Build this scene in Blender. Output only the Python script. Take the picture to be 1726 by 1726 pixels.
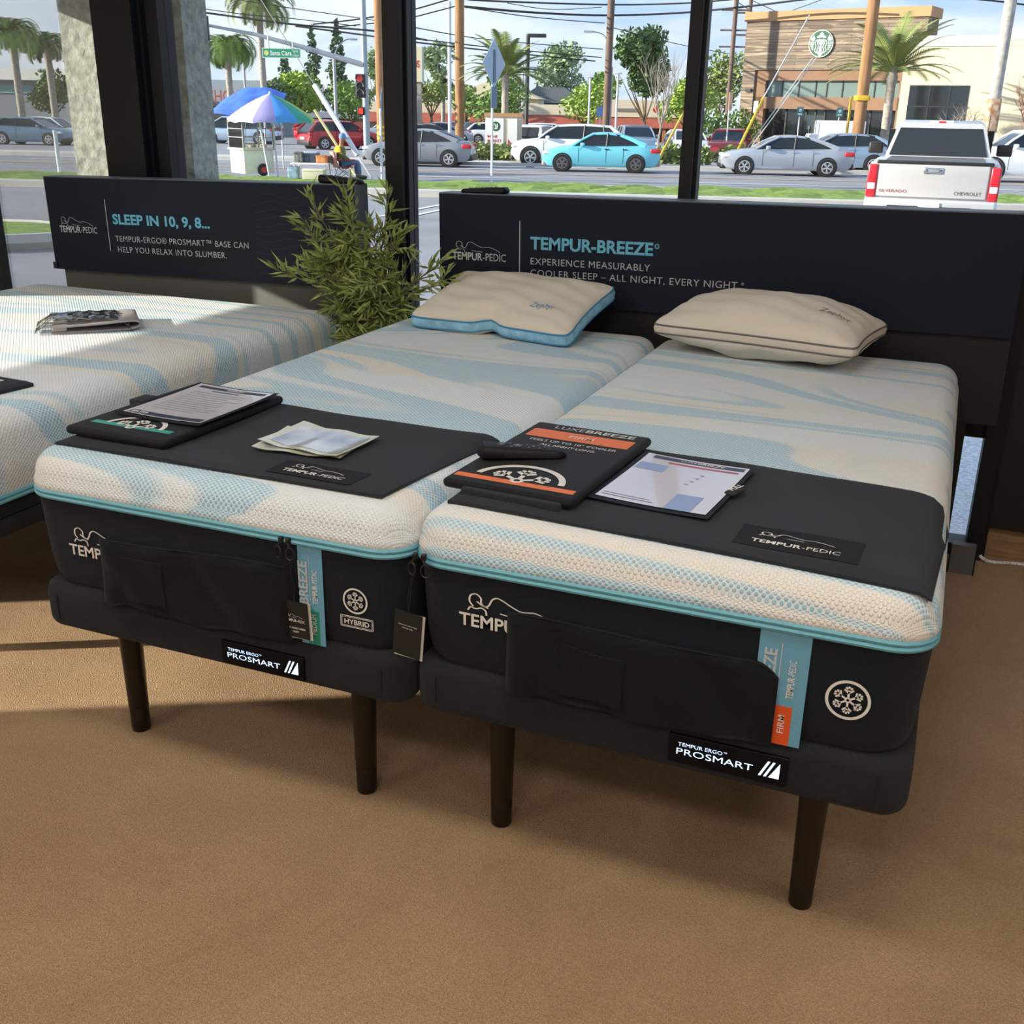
import bpy, math, random
from math import sin, cos, pi, sqrt, radians
from mathutils import Vector, Matrix, Euler

random.seed(7)
SC = bpy.context.scene
COL = SC.collection
for o in list(bpy.data.objects):
    bpy.data.objects.remove(o)

# ------------------------------------------------------------------ camera
CAM_POS = (0.89990, -1.70220, 1.46890)
YAW, PITCH, ROLL, FPX = 0.38230, 0.36280, 0.01770, 1800.4775
def cam_axes():
    f = Vector((-sin(YAW)*cos(PITCH), cos(YAW)*cos(PITCH), -sin(PITCH)))
    r = Vector((cos(YAW), sin(YAW), 0)); u = r.cross(f)
    return r*cos(ROLL)+u*sin(ROLL), -r*sin(ROLL)+u*cos(ROLL), f
_r, _u, _f = cam_axes()
cd = bpy.data.cameras.new('camera'); cam = bpy.data.objects.new('camera', cd); COL.objects.link(cam)
M = Matrix.Identity(4)
for i in range(3):
    M[i][0] = _r[i]; M[i][1] = _u[i]; M[i][2] = -_f[i]; M[i][3] = CAM_POS[i]
cam.matrix_world = M
cd.sensor_width = 36; cd.lens = 36*FPX/1726; cd.clip_start = 0.05; cd.clip_end = 2000
SC.camera = cam

# ------------------------------------------------------------------ exposure, sky, sun
SC.view_settings.view_transform = 'Standard'; SC.view_settings.look = 'None'
SC.view_settings.exposure = 0.0; SC.view_settings.gamma = 1.0
SC.view_settings.use_curve_mapping = False
SKY_STRENGTH = 1.35
SUN_STRENGTH = 10.5
SUN_ELEV, SUN_AZ = radians(15.5), radians(29.0)     # light travels toward +x +y
CEIL_POWER = 19.5

class NT:
    def __init__(s, tree): s.t = tree; tree.nodes.clear()
    def n(s, typ, **kw):
        nd = s.t.nodes.new(typ)
        for k, v in kw.items():
            if k.startswith('i_'):
                k2 = k[2:]; k2 = int(k2) if k2.isdigit() else k2.replace('_', ' ')
                nd.inputs[k2].default_value = v
            else: setattr(nd, k, v)
        return nd
    def l(s, a, b): s.t.links.new(a, b)
    def math(s, op, a, b=None, c=None, clamp=False):
        nd = s.t.nodes.new('ShaderNodeMath'); nd.operation = op; nd.use_clamp = clamp
        for i, v in enumerate((a, b, c)):
            if v is None: continue
            if isinstance(v, (int, float)): nd.inputs[i].default_value = v
            else: s.l(v, nd.inputs[i])
        return nd.outputs[0]
    def mix(s, fac, a, b, blend='MIX'):
        nd = s.t.nodes.new('ShaderNodeMix'); nd.data_type = 'RGBA'; nd.blend_type = blend
        for sock, v in ((nd.inputs[0], fac), (nd.inputs[6], a), (nd.inputs[7], b)):
            if isinstance(v, (int, float)): sock.default_value = v
            elif isinstance(v, tuple): sock.default_value = v if len(v) == 4 else (*v, 1)
            else: s.l(v, sock)
        return nd.outputs[2]
    def ramp(s, fac, stops, interp='LINEAR'):
        nd = s.t.nodes.new('ShaderNodeValToRGB'); cr = nd.color_ramp; cr.interpolation = interp
        while len(cr.elements) < len(stops): cr.elements.new(0.5)
        for e, (p, c) in zip(cr.elements, stops):
            e.position = p; e.color = (*c, 1) if len(c) == 3 else c
        s.l(fac, nd.inputs[0]); return nd.outputs[0]

def lin(c):
    if isinstance(c, str):
        c = tuple(int(c[i:i+2], 16)/255 for i in (0, 2, 4))
    return tuple(v/12.92 if v <= 0.04045 else ((v+0.055)/1.055)**2.4 for v in c)

def make_world():
    w = bpy.data.worlds.new('sky'); SC.world = w; w.use_nodes = True
    t = NT(w.node_tree)
    tc = t.n('ShaderNodeTexCoord'); sep = t.n('ShaderNodeSeparateXYZ'); t.l(tc.outputs['Generated'], sep.inputs[0])
    z = sep.outputs[2]
    base = t.ramp(z, [(0.0, lin('c3d3e6')), (0.06, lin('b4cdea')), (0.2, lin('8fbdec')), (0.6, lin('5a98df'))])
    # stretched clouds
    mp = t.n('ShaderNodeMapping'); mp.inputs['Scale'].default_value = (2.2, 2.2, 7.5); mp.inputs['Location'].default_value = (1.3, 0.4, 0.2)
    t.l(tc.outputs['Generated'], mp.inputs[0])
    nz = t.n('ShaderNodeTexNoise', i_Scale=1.9, i_Detail=7.0, i_Roughness=0.56, i_Distortion=0.5); t.l(mp.outputs[0], nz.inputs['Vector'])
    m = t.ramp(nz.outputs[0], [(0.40, (0, 0, 0)), (0.52, (.55, .55, .55)), (0.66, (1, 1, 1))])
    col = t.mix(m, base, lin('eef2f7'))
    nz2 = t.n('ShaderNodeTexNoise', i_Scale=3.2, i_Detail=4.0); t.l(mp.outputs[0], nz2.inputs['Vector'])
    m2 = t.ramp(nz2.outputs[0], [(0.5, (0, 0, 0)), (0.72, (.55, .55, .55))])
    col = t.mix(m2, col, lin('c2cfe0'))
    bg = t.n('ShaderNodeBackground', i_Strength=SKY_STRENGTH); t.l(col, bg.inputs[0])
    out = t.n('ShaderNodeOutputWorld'); t.l(bg.outputs[0], out.inputs[0])
make_world()
sd = bpy.data.lights.new('sun', 'SUN'); sd.energy = SUN_STRENGTH; sd.angle = radians(0.6); sd.color = (1.0, 0.91, 0.76)
sun = bpy.data.objects.new('sun', sd); COL.objects.link(sun)
sdir = Vector((cos(SUN_AZ)*cos(SUN_ELEV), sin(SUN_AZ)*cos(SUN_ELEV), -sin(SUN_ELEV)))
sun.rotation_euler = sdir.to_track_quat('-Z', 'Y').to_euler(); sun.location = (-20, -10, 12)

# ------------------------------------------------------------------ materials
MATS = {}
def mk(name, col, rough=0.6, metal=0.0, noise=None, bump=None, emis=None, spec=0.5, coat=0.0, scale3=None, sheen=0.0):
    """plain procedural surface: noise=(scale, amount[, dark colour]); bump=(scale, strength)"""
    if name in MATS: return MATS[name]
    m = bpy.data.materials.new(name); m.use_nodes = True; t = NT(m.node_tree)
    b = t.n('ShaderNodeBsdfPrincipled', i_Roughness=rough, i_Metallic=metal)
    b.inputs['Specular IOR Level'].default_value = spec
    b.inputs['Coat Weight'].default_value = coat
    b.inputs['Sheen Weight'].default_value = sheen
    out = t.n('ShaderNodeOutputMaterial'); t.l(b.outputs[0], out.inputs[0])
    c = lin(col); b.inputs['Base Color'].default_value = (*c, 1)
    vec = None
    if noise or bump:
        tc = t.n('ShaderNodeTexCoord'); vec = tc.outputs['Object']
        if scale3:
            mp = t.n('ShaderNodeMapping'); mp.inputs['Scale'].default_value = scale3; t.l(vec, mp.inputs[0]); vec = mp.outputs[0]
    if noise:
        nz = t.n('ShaderNodeTexNoise', i_Scale=noise[0], i_Detail=5.0); t.l(vec, nz.inputs['Vector'])
        d = lin(noise[2]) if len(noise) > 2 else tuple(v*(1-noise[1]) for v in c)
        hi = c if len(noise) > 2 else tuple(min(1, v*(1+noise[1])) for v in c)
        r = t.ramp(nz.outputs[0], [(0.32, d), (0.68, hi)]); t.l(r, b.inputs['Base Color'])
    if bump:
        nz = t.n('ShaderNodeTexNoise', i_Scale=bump[0], i_Detail=3.0); t.l(vec, nz.inputs['Vector'])
        bp = t.n('ShaderNodeBump', i_Strength=bump[1], i_Distance=0.01); t.l(nz.outputs[0], bp.inputs['Height']); t.l(bp.outputs[0], b.inputs['Normal'])
    if emis:
        b.inputs['Emission Color'].default_value = (*lin(emis[0]), 1); b.inputs['Emission Strength'].default_value = emis[1]
    MATS[name] = m; return m

def glass_mat(name, tint=(1, 1, 1), refl=1.0, ior=1.45, rough=0.0):
    if name in MATS: return MATS[name]
    m = bpy.data.materials.new(name); m.use_nodes = True; t = NT(m.node_tree)
    tr = t.n('ShaderNodeBsdfTransparent'); tr.inputs[0].default_value = (*tint, 1)
    gl = t.n('ShaderNodeBsdfGlossy', i_Roughness=rough)
    fr = t.n('ShaderNodeFresnel', i_IOR=ior); k = t.math('MULTIPLY', fr.outputs[0], refl)
    mx = t.n('ShaderNodeMixShader'); t.l(k, mx.inputs[0]); t.l(tr.outputs[0], mx.inputs[1]); t.l(gl.outputs[0], mx.inputs[2])
    out = t.n('ShaderNodeOutputMaterial'); t.l(mx.outputs[0], out.inputs[0])
    MATS[name] = m; return m

def carpet_mat():
    m = bpy.data.materials.new('carpet'); m.use_nodes = True; t = NT(m.node_tree)
    b = t.n('ShaderNodeBsdfPrincipled', i_Roughness=0.95); b.inputs['Specular IOR Level'].default_value = 0.1
    b.inputs['Sheen Weight'].default_value = 0.15
    tc = t.n('ShaderNodeTexCoord'); v = tc.outputs['Object']
    big = t.n('ShaderNodeTexNoise', i_Scale=1.6, i_Detail=6.0, i_Roughness=0.65, i_Distortion=0.8); t.l(v, big.inputs['Vector'])
    c = t.ramp(big.outputs[0], [(0.30, lin('a98660')), (0.5, lin('b5926c')), (0.72, lin('c09d77'))])
    vo = t.n('ShaderNodeTexVoronoi', i_Scale=380.0); t.l(v, vo.inputs['Vector'])
    nz = t.n('ShaderNodeTexNoise', i_Scale=260.0, i_Detail=3.0, i_Distortion=0.8); t.l(v, nz.inputs['Vector'])
    k = t.ramp(nz.outputs[0], [(0.3, (.70, .68, .66)), (0.7, (1.18, 1.18, 1.18))])
    c = t.mix(1.0, c, k, 'MULTIPLY')
    # a few dark lint specks and stains
    st = t.n('ShaderNodeTexNoise', i_Scale=7.0, i_Detail=2.0); t.l(v, st.inputs['Vector'])
    sm = t.ramp(st.outputs[0], [(0.68, (0, 0, 0)), (0.76, (.3, .3, .3))]); c = t.mix(sm, c, lin('8a6646'))
    t.l(c, b.inputs['Base Color'])
    h = t.math('ADD', t.math('MULTIPLY', vo.outputs['Distance'], 1.0), t.math('MULTIPLY', nz.outputs[0], 1.2))
    bp = t.n('ShaderNodeBump', i_Strength=0.75, i_Distance=0.006); t.l(h, bp.inputs['Height']); t.l(bp.outputs[0], b.inputs['Normal'])
    out = t.n('ShaderNodeOutputMaterial'); t.l(b.outputs[0], out.inputs[0]); return m

def knit_mat(name, seed, k=5.2, rot=0.5, thr=(0.50, 0.60)):
    """white knitted cover with flowing pale-blue bands carried by small raised dots (UV in metres, unfolded)"""
    m = bpy.data.materials.new(name); m.use_nodes = True; t = NT(m.node_tree)
    b = t.n('ShaderNodeBsdfPrincipled', i_Roughness=0.85); b.inputs['Specular IOR Level'].default_value = 0.2
    b.inputs['Sheen Weight'].default_value = 0.1
    uv = t.n('ShaderNodeUVMap'); v = uv.outputs[0]
    mp = t.n('ShaderNodeMapping'); mp.inputs['Location'].default_value = (seed, seed*0.7, 0); mp.inputs['Rotation'].default_value = (0, 0, rot); mp.inputs['Scale'].default_value = (0.42, 1.75, 1)
    t.l(v, mp.inputs[0])
    nz = t.n('ShaderNodeTexNoise', noise_dimensions='2D', i_Scale=1.0, i_Detail=0.0, i_Roughness=0.3, i_Distortion=0.3); t.l(mp.outputs[0], nz.inputs['Vector'])
    ph = t.math('MULTIPLY', nz.outputs[0], k*2*pi)
    s1 = t.math('SINE', ph)
    s2 = t.math('SINE', t.math('ADD', t.math('MULTIPLY', ph, 3.1), 1.0))
    w = t.math('ADD', t.math('MULTIPLY', s1, 0.62), t.math('MULTIPLY', s2, 0.38))
    bn = t.n('ShaderNodeTexNoise', noise_dimensions='2D', i_Scale=1.7, i_Detail=1.0); t.l(mp.outputs[0], bn.inputs['Vector'])
    w = t.math('ADD', w, t.math('MULTIPLY', t.math('SUBTRACT', bn.outputs[0], 0.5), 1.3))
    band = t.ramp(t.math('ADD', t.math('MULTIPLY', w, 0.5), 0.5), [(thr[0], (0, 0, 0)), (thr[1], (1, 1, 1))])
    cream = t.ramp(bn.outputs[0], [(0.45, (0, 0, 0)), (0.6, (1, 1, 1))])
    # dot lattice
    m2 = t.n('ShaderNodeMapping'); m2.inputs['Rotation'].default_value = (0, 0, pi/4); m2.inputs['Scale'].default_value = (112, 112, 1); t.l(v, m2.inputs[0])
    vo = t.n('ShaderNodeTexVoronoi', voronoi_dimensions='2D', i_Scale=1.0, i_Randomness=0.0); t.l(m2.outputs[0], vo.inputs['Vector'])
    dot = t.ramp(vo.outputs['Distance'], [(0.26, (1, 1, 1)), (0.44, (0, 0, 0))])
    ground = t.mix(cream, lin('e0e6ea'), lin('e5e2db'))
    soft = t.ramp(t.math('ADD', t.math('MULTIPLY', w, 0.5), 0.5), [(thr[0]-0.05, (0, 0, 0)), (thr[1]+0.06, (.75, .75, .75))])
    c = t.mix(soft, ground, lin('c8dde9'))
    c = t.mix(t.math('MULTIPLY', dot, band), c, lin('94c2da'))
    t.l(c, b.inputs['Base Color'])
    bp = t.n('ShaderNodeBump', i_Strength=0.55, i_Distance=0.004); t.l(dot, bp.inputs['Height']); t.l(bp.outputs[0], b.inputs['Normal'])
    out = t.n('ShaderNodeOutputMaterial'); t.l(b.outputs[0], out.inputs[0]); return m

def fabric_mat(name, col, sc=900, strength=0.5, rough=0.9, var=0.12):
    m = bpy.data.materials.new(name); m.use_nodes = True; t = NT(m.node_tree)
    b = t.n('ShaderNodeBsdfPrincipled', i_Roughness=rough); b.inputs['Specular IOR Level'].default_value = 0.15
    b.inputs['Sheen Weight'].default_value = 0.06
    tc = t.n('ShaderNodeTexCoord')
    mp = t.n('ShaderNodeMapping'); mp.inputs['Rotation'].default_value = (0.6, 0.5, 0.7); t.l(tc.outputs['Object'], mp.inputs[0])
    vo = t.n('ShaderNodeTexVoronoi', i_Scale=sc*0.4, i_Randomness=0.25); t.l(mp.outputs[0], vo.inputs['Vector'])
    nz = t.n('ShaderNodeTexNoise', i_Scale=5.0, i_Detail=4.0); t.l(tc.outputs['Object'], nz.inputs['Vector'])
    c = lin(col)
    r = t.ramp(nz.outputs[0], [(0.3, tuple(x*(1-var) for x in c)), (0.7, tuple(x*(1+var) for x in c))])
    r = t.mix(1.0, r, t.ramp(vo.outputs['Distance'], [(0.0, (1.25, 1.25, 1.25)), (0.6, (.7, .7, .7))]), 'MULTIPLY')
    t.l(r, b.inputs['Base Color'])
    bp = t.n('ShaderNodeBump', i_Strength=strength, i_Distance=0.002); t.l(vo.outputs['Distance'], bp.inputs['Height']); t.l(bp.outputs[0], b.inputs['Normal'])
    out = t.n('ShaderNodeOutputMaterial'); t.l(b.outputs[0], out.inputs[0]); return m

def plank_mat():
    m = bpy.data.materials.new('weathered_planks'); m.use_nodes = True; t = NT(m.node_tree)
    b = t.n('ShaderNodeBsdfPrincipled', i_Roughness=0.85)
    tc = t.n('ShaderNodeTexCoord'); mp = t.n('ShaderNodeMapping'); t.l(tc.outputs['UV'], mp.inputs[0])
    br = t.n('ShaderNodeTexBrick'); br.offset = 0.37; br.inputs['Scale'].default_value = 1.0
    br.inputs['Brick Width'].default_value = 3.1; br.inputs['Row Height'].default_value = 0.17; br.inputs['Mortar Size'].default_value = 0.012
    br.inputs['Color1'].default_value = (*lin('9a8977'), 1); br.inputs['Color2'].default_value = (*lin('665a50'), 1); br.inputs['Mortar'].default_value = (*lin('4a3c33'), 1)
    t.l(mp.outputs[0], br.inputs['Vector'])
    m2 = t.n('ShaderNodeMapping'); m2.inputs['Scale'].default_value = (0.5, 6.0, 1); t.l(tc.outputs['UV'], m2.inputs[0])
    nz = t.n('ShaderNodeTexNoise', i_Scale=1.3, i_Detail=6.0); t.l(m2.outputs[0], nz.inputs['Vector'])
    c = t.mix(t.ramp(nz.outputs[0], [(0.56, (0, 0, 0)), (0.7, (1, 1, 1))]), br.outputs[0], lin('bba68d'))
    t.l(c, b.inputs['Base Color'])
    out = t.n('ShaderNodeOutputMaterial'); t.l(b.outputs[0], out.inputs[0]); return m

# ------------------------------------------------------------------ mesh builder
class MB:
    def __init__(s): s.v = []; s.f = []; s.uv = None
    def add(s, vs, fs, T=None):
        b = len(s.v)
        for p in vs:
            p = Vector(p); s.v.append(T @ p if T is not None else p)
        s.f.extend([tuple(i+b for i in f) for f in fs]); return s
    def box(s, x0, y0, z0, x1, y1, z1, T=None):
        vs = [(x, y, z) for z in (z0, z1) for y in (y0, y1) for x in (x0, x1)]
        return s.add(vs, [(0, 2, 3, 1), (4, 5, 7, 6), (0, 1, 5, 4), (2, 6, 7, 3), (0, 4, 6, 2), (1, 3, 7, 5)], T)
    def loft(s, rings, closed=True, caps=(True, True), T=None):
        n = len(rings[0]); vs = [p for r in rings for p in r]; fs = []
        for i in range(len(rings)-1):
            for j in range(n if closed else n-1):
                a = i*n+j; b2 = i*n+(j+1) % n
                fs.append((a, b2, b2+n, a+n))
        if caps[0]: fs.append(tuple(range(n-1, -1, -1)))
        if caps[1]: fs.append(tuple(range((len(rings)-1)*n, len(rings)*n)))
        return s.add(vs, fs, T)
    def tube(s, pts, r, n=8, caps=True, T=None, closed=False):
        pts = [Vector(p) for p in pts]; k = len(pts); rings = []; prev = None
        for i, p in enumerate(pts):
            if closed: d = pts[(i+1) % k]-pts[i-1]
            else: d = pts[min(i+1, k-1)]-pts[max(i-1, 0)]
            if d.length < 1e-9: d = Vector((0, 0, 1))
            d.normalize()
            if prev is None:
                a = Vector((0, 0, 1)) if abs(d.z) < 0.9 else Vector((1, 0, 0)); x = d.cross(a).normalized()
            else:
                x = prev-d*prev.dot(d)
                x = x.normalized() if x.length > 1e-6 else d.orthogonal().normalized()
            prev = x; y = d.cross(x); rr = r[i] if isinstance(r, (list, tuple)) else r
            rings.append([p+x*rr*cos(2*pi*j/n)+y*rr*sin(2*pi*j/n) for j in range(n)])
        if closed: rings.append(rings[0]); caps = False
        return s.loft(rings, True, (caps, caps), T)
    def lathe(s, prof, n=16, T=None, caps=(True, True)):
        return s.loft([[(r*cos(2*pi*j/n), r*sin(2*pi*j/n), z) for j in range(n)] for r, z in prof], True, caps, T)
    def rbox(s, x0, y0, z0, x1, y1, z1, rc=0.02, rz=0.01, n=5, m=3, T=None):
        """box with rounded vertical corners (rc) and rounded top and bottom edges (rz)"""
        rings = []
        for i in range(m+1):
            a = pi/2*i/m; ins = rz*(1-sin(a)); z = z0+rz*(1-cos(a)); rings.append(rrect(x0+ins, y0+ins, x1-ins, y1-ins, max(rc-ins, 1e-4), n, z))
        for i in range(m+1):
            a = pi/2*i/m; ins = rz*(1-cos(a)); z = z1-rz*(1-sin(a)); rings.append(rrect(x0+ins, y0+ins, x1-ins, y1-ins, max(rc-ins, 1e-4), n, z))
        return s.loft(rings, True, (True, True), T)
    def prism(s, poly, y0, y1, T=None):
        """polygon in x,z pushed along y"""
        n = len(poly); vs = [(x, y0, z) for x, z in poly]+[(x, y1, z) for x, z in poly]
        fs = [tuple(range(n)), tuple(range(2*n-1, n-1, -1))]+[(i, i+n, (i+1) % n+n, (i+1) % n) for i in range(n)]
        return s.add(vs, fs, T)
    def quad(s, a, b, c, d): return s.add([a, b, c, d], [(0, 1, 2, 3)])
    def build(s, name, mat, parent=None, smooth=35, kind=None, loc=None, mats=None):
        me = bpy.data.meshes.new(name); me.from_pydata([tuple(v) for v in s.v], [], s.f); me.update()
        if s.uv is not None:
            L = me.uv_layers.new(name='UVMap')
            for lp in me.loops: L.data[lp.index].uv = s.uv[lp.vertex_index]
        if smooth:
            me.polygons.foreach_set('use_smooth', [True]*len(me.polygons))
            me.set_sharp_from_angle(angle=radians(smooth))
        if mat: me.materials.append(mat)
        o = bpy.data.objects.new(name, me); COL.objects.link(o)
        if parent: o.parent = parent
        if kind: o['kind'] = kind
        if loc: o.location = loc
        return o

def rrect(x0, y0, x1, y1, r, n, z):
    pts = []
    for cx, cy, a0 in ((x1-r, y1-r, 0), (x0+r, y1-r, pi/2), (x0+r, y0+r, pi), (x1-r, y0+r, 1.5*pi)):
        for i in range(n+1):
            a = a0+pi/2*i/n; pts.append((cx+r*cos(a), cy+r*sin(a), z))
    return pts

def TR(x=0, y=0, z=0, rz=0, rx=0, ry=0, sc=1):
    return Matrix.Translation((x, y, z)) @ Euler((rx, ry, rz)).to_matrix().to_4x4() @ Matrix.Scale(sc, 4)

def frame(o, x, y):
    """matrix whose local x,y axes are the given directions"""
    x = Vector(x).normalized(); y = Vector(y); y = (y-x*y.dot(x)).normalized(); z = x.cross(y)
    m = Matrix.Identity(4)
    for i in range(3): m[i][0] = x[i]; m[i][1] = y[i]; m[i][2] = z[i]; m[i][3] = o[i]
    return m

def thing(name, label, cat, loc=(0, 0, 0), rz=0, group=None):
    o = bpy.data.objects.new(name, None); COL.objects.link(o); o.empty_display_size = 0.1
    o.location = loc; o.rotation_euler = (0, 0, rz); o['label'] = label; o['category'] = cat
    if group: o['group'] = group
    return o
def tag(o, label, cat, group=None, kind=None):
    o['label'] = label; o['category'] = cat
    if group: o['group'] = group
    if kind: o['kind'] = kind
    return o
def dup(root, loc, rz, label=None, group=None):
    r = root.copy(); COL.objects.link(r); r.location = loc; r.rotation_euler = (0, 0, rz)
    if label: r['label'] = label
    if group: r['group'] = group
    for ch in list(root.children):
        c = ch.copy(); COL.objects.link(c); c.parent = r
        for g2 in list(ch.children):
            d = g2.copy(); COL.objects.link(d); d.parent = c
    return r

def glyphs(body, size, bold=0.0, width=1.0, align='LEFT', space=1.0, shear=0.0):
    cu = bpy.data.curves.new('t', 'FONT'); cu.body = body; cu.size = size; cu.offset = bold*size
    cu.align_x = align; cu.space_character = space; cu.resolution_u = 3; cu.shear = shear
    ob = bpy.data.objects.new('t', cu); me = bpy.data.meshes.new_from_object(ob)
    vs = [(v.co.x*width, v.co.y) for v in me.vertices]; fs = [tuple(p.vertices) for p in me.polygons]
    bpy.data.objects.remove(ob); bpy.data.curves.remove(cu); bpy.data.meshes.remove(me)
    return vs, fs
def fit(vs, w=None):
    xs = [x for x, y in vs]; x0, x1 = min(xs), max(xs)
    k = w/(x1-x0) if w else 1
    return [((x-x0)*k, y) for x, y in vs]
def put_text(mb, body, size, fn, bold=0.0, w=None, align='LEFT', space=1.0, width=1.0, shear=0.0):
    """lay flat lettering through fn(x,y)->point; w fits the run to a width"""
    vs, fs = glyphs(body, size, bold, width, align, space, shear)
    if not vs: return
    if w: vs = fit(vs, w)
    mb.add([fn(x, y) for x, y in vs], fs)
def plane_fn(o, x, y, lift=0.0):
    T = frame(o, x, y)
    return lambda a, b: T @ Vector((a, b, lift))
def ribbon(mb, pts, w, fn):
    """flat stroke of width w through 2D points"""
    pts = [Vector(p) for p in pts]; n = len(pts); L = []; R_ = []
    for i, p in enumerate(pts):
        d = pts[min(i+1, n-1)]-pts[max(i-1, 0)]
        d = d.normalized() if d.length > 1e-9 else Vector((1, 0)); q = Vector((-d.y, d.x))*w/2
        L.append(fn(*(p+q))); R_.append(fn(*(p-q)))
    vs = L+R_; mb.add(vs, [(i+n, i+n+1, i+1, i) for i in range(n-1)])
def spl(pts, k=8):
    out = []; P = [Vector(p) for p in pts]
    for i in range(len(P)-1):
        a = P[max(i-1, 0)]; b = P[i]; c = P[i+1]; d = P[min(i+2, len(P)-1)]
        for j in range(k):
            t = j/k
            out.append(0.5*((2*b)+(c-a)*t+(2*a-5*b+4*c-d)*t*t+(3*b-a-3*c+d)*t**3))
    out.append(P[-1]); return out
def ringflat(mb, cx, cy, r0, r1, fn, n=40, a0=0, a1=2*pi):
    vs = []
    for i in range(n+1):
        a = a0+(a1-a0)*i/n
        vs += [fn(cx+r0*cos(a), cy+r0*sin(a)), fn(cx+r1*cos(a), cy+r1*sin(a))]
    mb.add(vs, [(2*i, 2*i+1, 2*i+3, 2*i+2) for i in range(n)])
def rectflat(mb, x0, y0, x1, y1, fn, nx=1, ny=1):
    vs = [fn(x0+(x1-x0)*i/nx, y0+(y1-y0)*j/ny) for j in range(ny+1) for i in range(nx+1)]
    fs = [(j*(nx+1)+i, j*(nx+1)+i+1, (j+1)*(nx+1)+i+1, (j+1)*(nx+1)+i) for j in range(ny) for i in range(nx)]
    mb.add(vs, fs)
def polyflat(mb, pts, fn): mb.add([fn(*p) for p in pts], [tuple(range(len(pts)))])
def sleeper(mb, x, y, s, fn0, w=0.045):
    fn = lambda a, b: fn0(a, y+(b-y)*0.62)
    _sleeper(mb, x, y, s, fn, w)
def _sleeper(mb, x, y, s, fn, w=0.045):
    """the reclining line figure above the maker's name; s = overall width"""
    A = spl([(0.0, -.02), (.03, .05), (.09, .03), (.15, .06), (.20, .02), (.21, -.06)], 6)
    B = spl([(.06, .07), (.02, .15), (.03, .26), (.09, .30), (.145, .24), (.15, .15), (.19, .10), (.235, .13), (.27, .24), (.32, .29), (.38, .27), (.47, .20), (.58, .13), (.66, .135), (.74, .15), (.84, .11), (.93, .05), (1.0, -.01)], 6)
    Cc = spl([(.36, .02), (.48, .0), (.60, -.015)], 4)
    D = spl([(.10, .17), (.16, .11), (.23, .08)], 4)
    for q in (A, B, Cc, D): ribbon(mb, [(x+p.x*s, y+p.y*s) for p in q], w*s*0.42, fn)
def snowflake(mb, cx, cy, R, fn, arms=6, half=False, a_off=pi/2, ring=True):
    if ring:
        if half: ringflat(mb, cx, cy, R*.86, R, fn, 24, 0.12, pi-0.12)
        else: ringflat(mb, cx, cy, R*.86, R, fn)
    ringflat(mb, cx, cy, R*.07, R*.15, fn, 12)
    for i in range(arms):
        a = a_off+2*pi*i/6
        if half and sin(a) < -0.1: continue
        d = Vector((cos(a), sin(a))); q = Vector((-d.y, d.x)); c = Vector((cx, cy))
        ribbon(mb, [c+d*R*.15, c+d*R*.70], R*.10, fn)
        for rr, ln in ((.36, .24), (.52, .17)):
            for sg in (-1, 1):
                ribbon(mb, [c+d*R*rr, c+d*R*(rr+ln*.72)+q*sg*R*ln*.85], R*.09, fn)

# ------------------------------------------------------------------ the room
m_black = mk('black_frame', '0e1219', rough=0.5, bump=(60, 0.05), spec=0.35)
m_alu = mk('dark_aluminium', '3a3e44', rough=0.4, metal=0.3)
m_wall = mk('painted_wall', 'cbc2b3', rough=0.9, noise=(3, 0.05))
m_pane = glass_mat('window_glass', (0.97, 0.985, 0.98), 0.55)
XL, XR, YB, YF, ZC = -3.45, 6.0, 2.2, -6.0, 2.95

mb = MB(); mb.box(XL-0.2, YF-0.2, -0.12, XR+0.2, YB+0.08, 0.0)
mb.build('floor', carpet_mat(), kind='structure', smooth=0)
mb = MB(); mb.box(XL-0.2, YF-0.2, ZC, XR+0.2, YB+0.35, ZC+0.15)
mb.build('ceiling', mk('ceiling_paint', 'd6d2c8', rough=0.9), kind='structure', smooth=0)
mb = MB(); mb.box(XR, YF, 0, XR+0.15, YB+0.1, ZC); mb.build('wall_right', m_wall, kind='structure', smooth=0)
mb = MB(); mb.box(XL-0.15, YF-0.15, 0, XR+0.15, YF, ZC); mb.build('wall_front', m_wall, kind='structure', smooth=0)
mb = MB(); mb.box(XL-0.15, YF, 0, XL, -1.37, ZC); mb.box(XL-0.15, -1.37, 1.36, XL, YB-0.02, ZC); mb.box(XL-0.15, -0.49, 0, XL, YB-0.02, 0.74); mb.box(XL-0.15, 1.02, 0.74, XL, YB-0.02, 1.36)  # unseen; header, knee wall and rear infill added to shape the incoming sun
mb.build('wall_left', m_wall, kind='structure', smooth=0)
mb = MB()
mb.box(XL-0.12, -1.37, 0, XL-0.03, -1.31, 1.36)
mb.box(XL-0.12, -1.31, 0, XL-0.03, -0.49, 0.05)
w = mb.build('window_6', m_black, kind='structure', smooth=0)
mb = MB(); mb.box(XL-0.08, -1.31, 0.05, XL-0.072, -0.49, 1.36); mb.box(XL-0.08, -0.49, 0.74, XL-0.072, 1.02, 1.36); mb.build('pane', m_pane, w, smooth=0)
# dark wall stub and its timber plinth at the right of the glazing
mb = MB(); mb.box(1.135, 2.165, 0.115, XR, 2.31, ZC); mb.build('wall_back', mk('black_panel', '08090b', rough=0.6), kind='structure', smooth=0)
mb = MB(); mb.box(1.14, 2.19, 0.0, XR, 2.31, 0.115)
mb.build('baseboard_back', mk('plinth_timber', '8a6b48', rough=0.7, noise=(9, 0.25), scale3=(1, 8, 12)), kind='structure', smooth=0)

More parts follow.
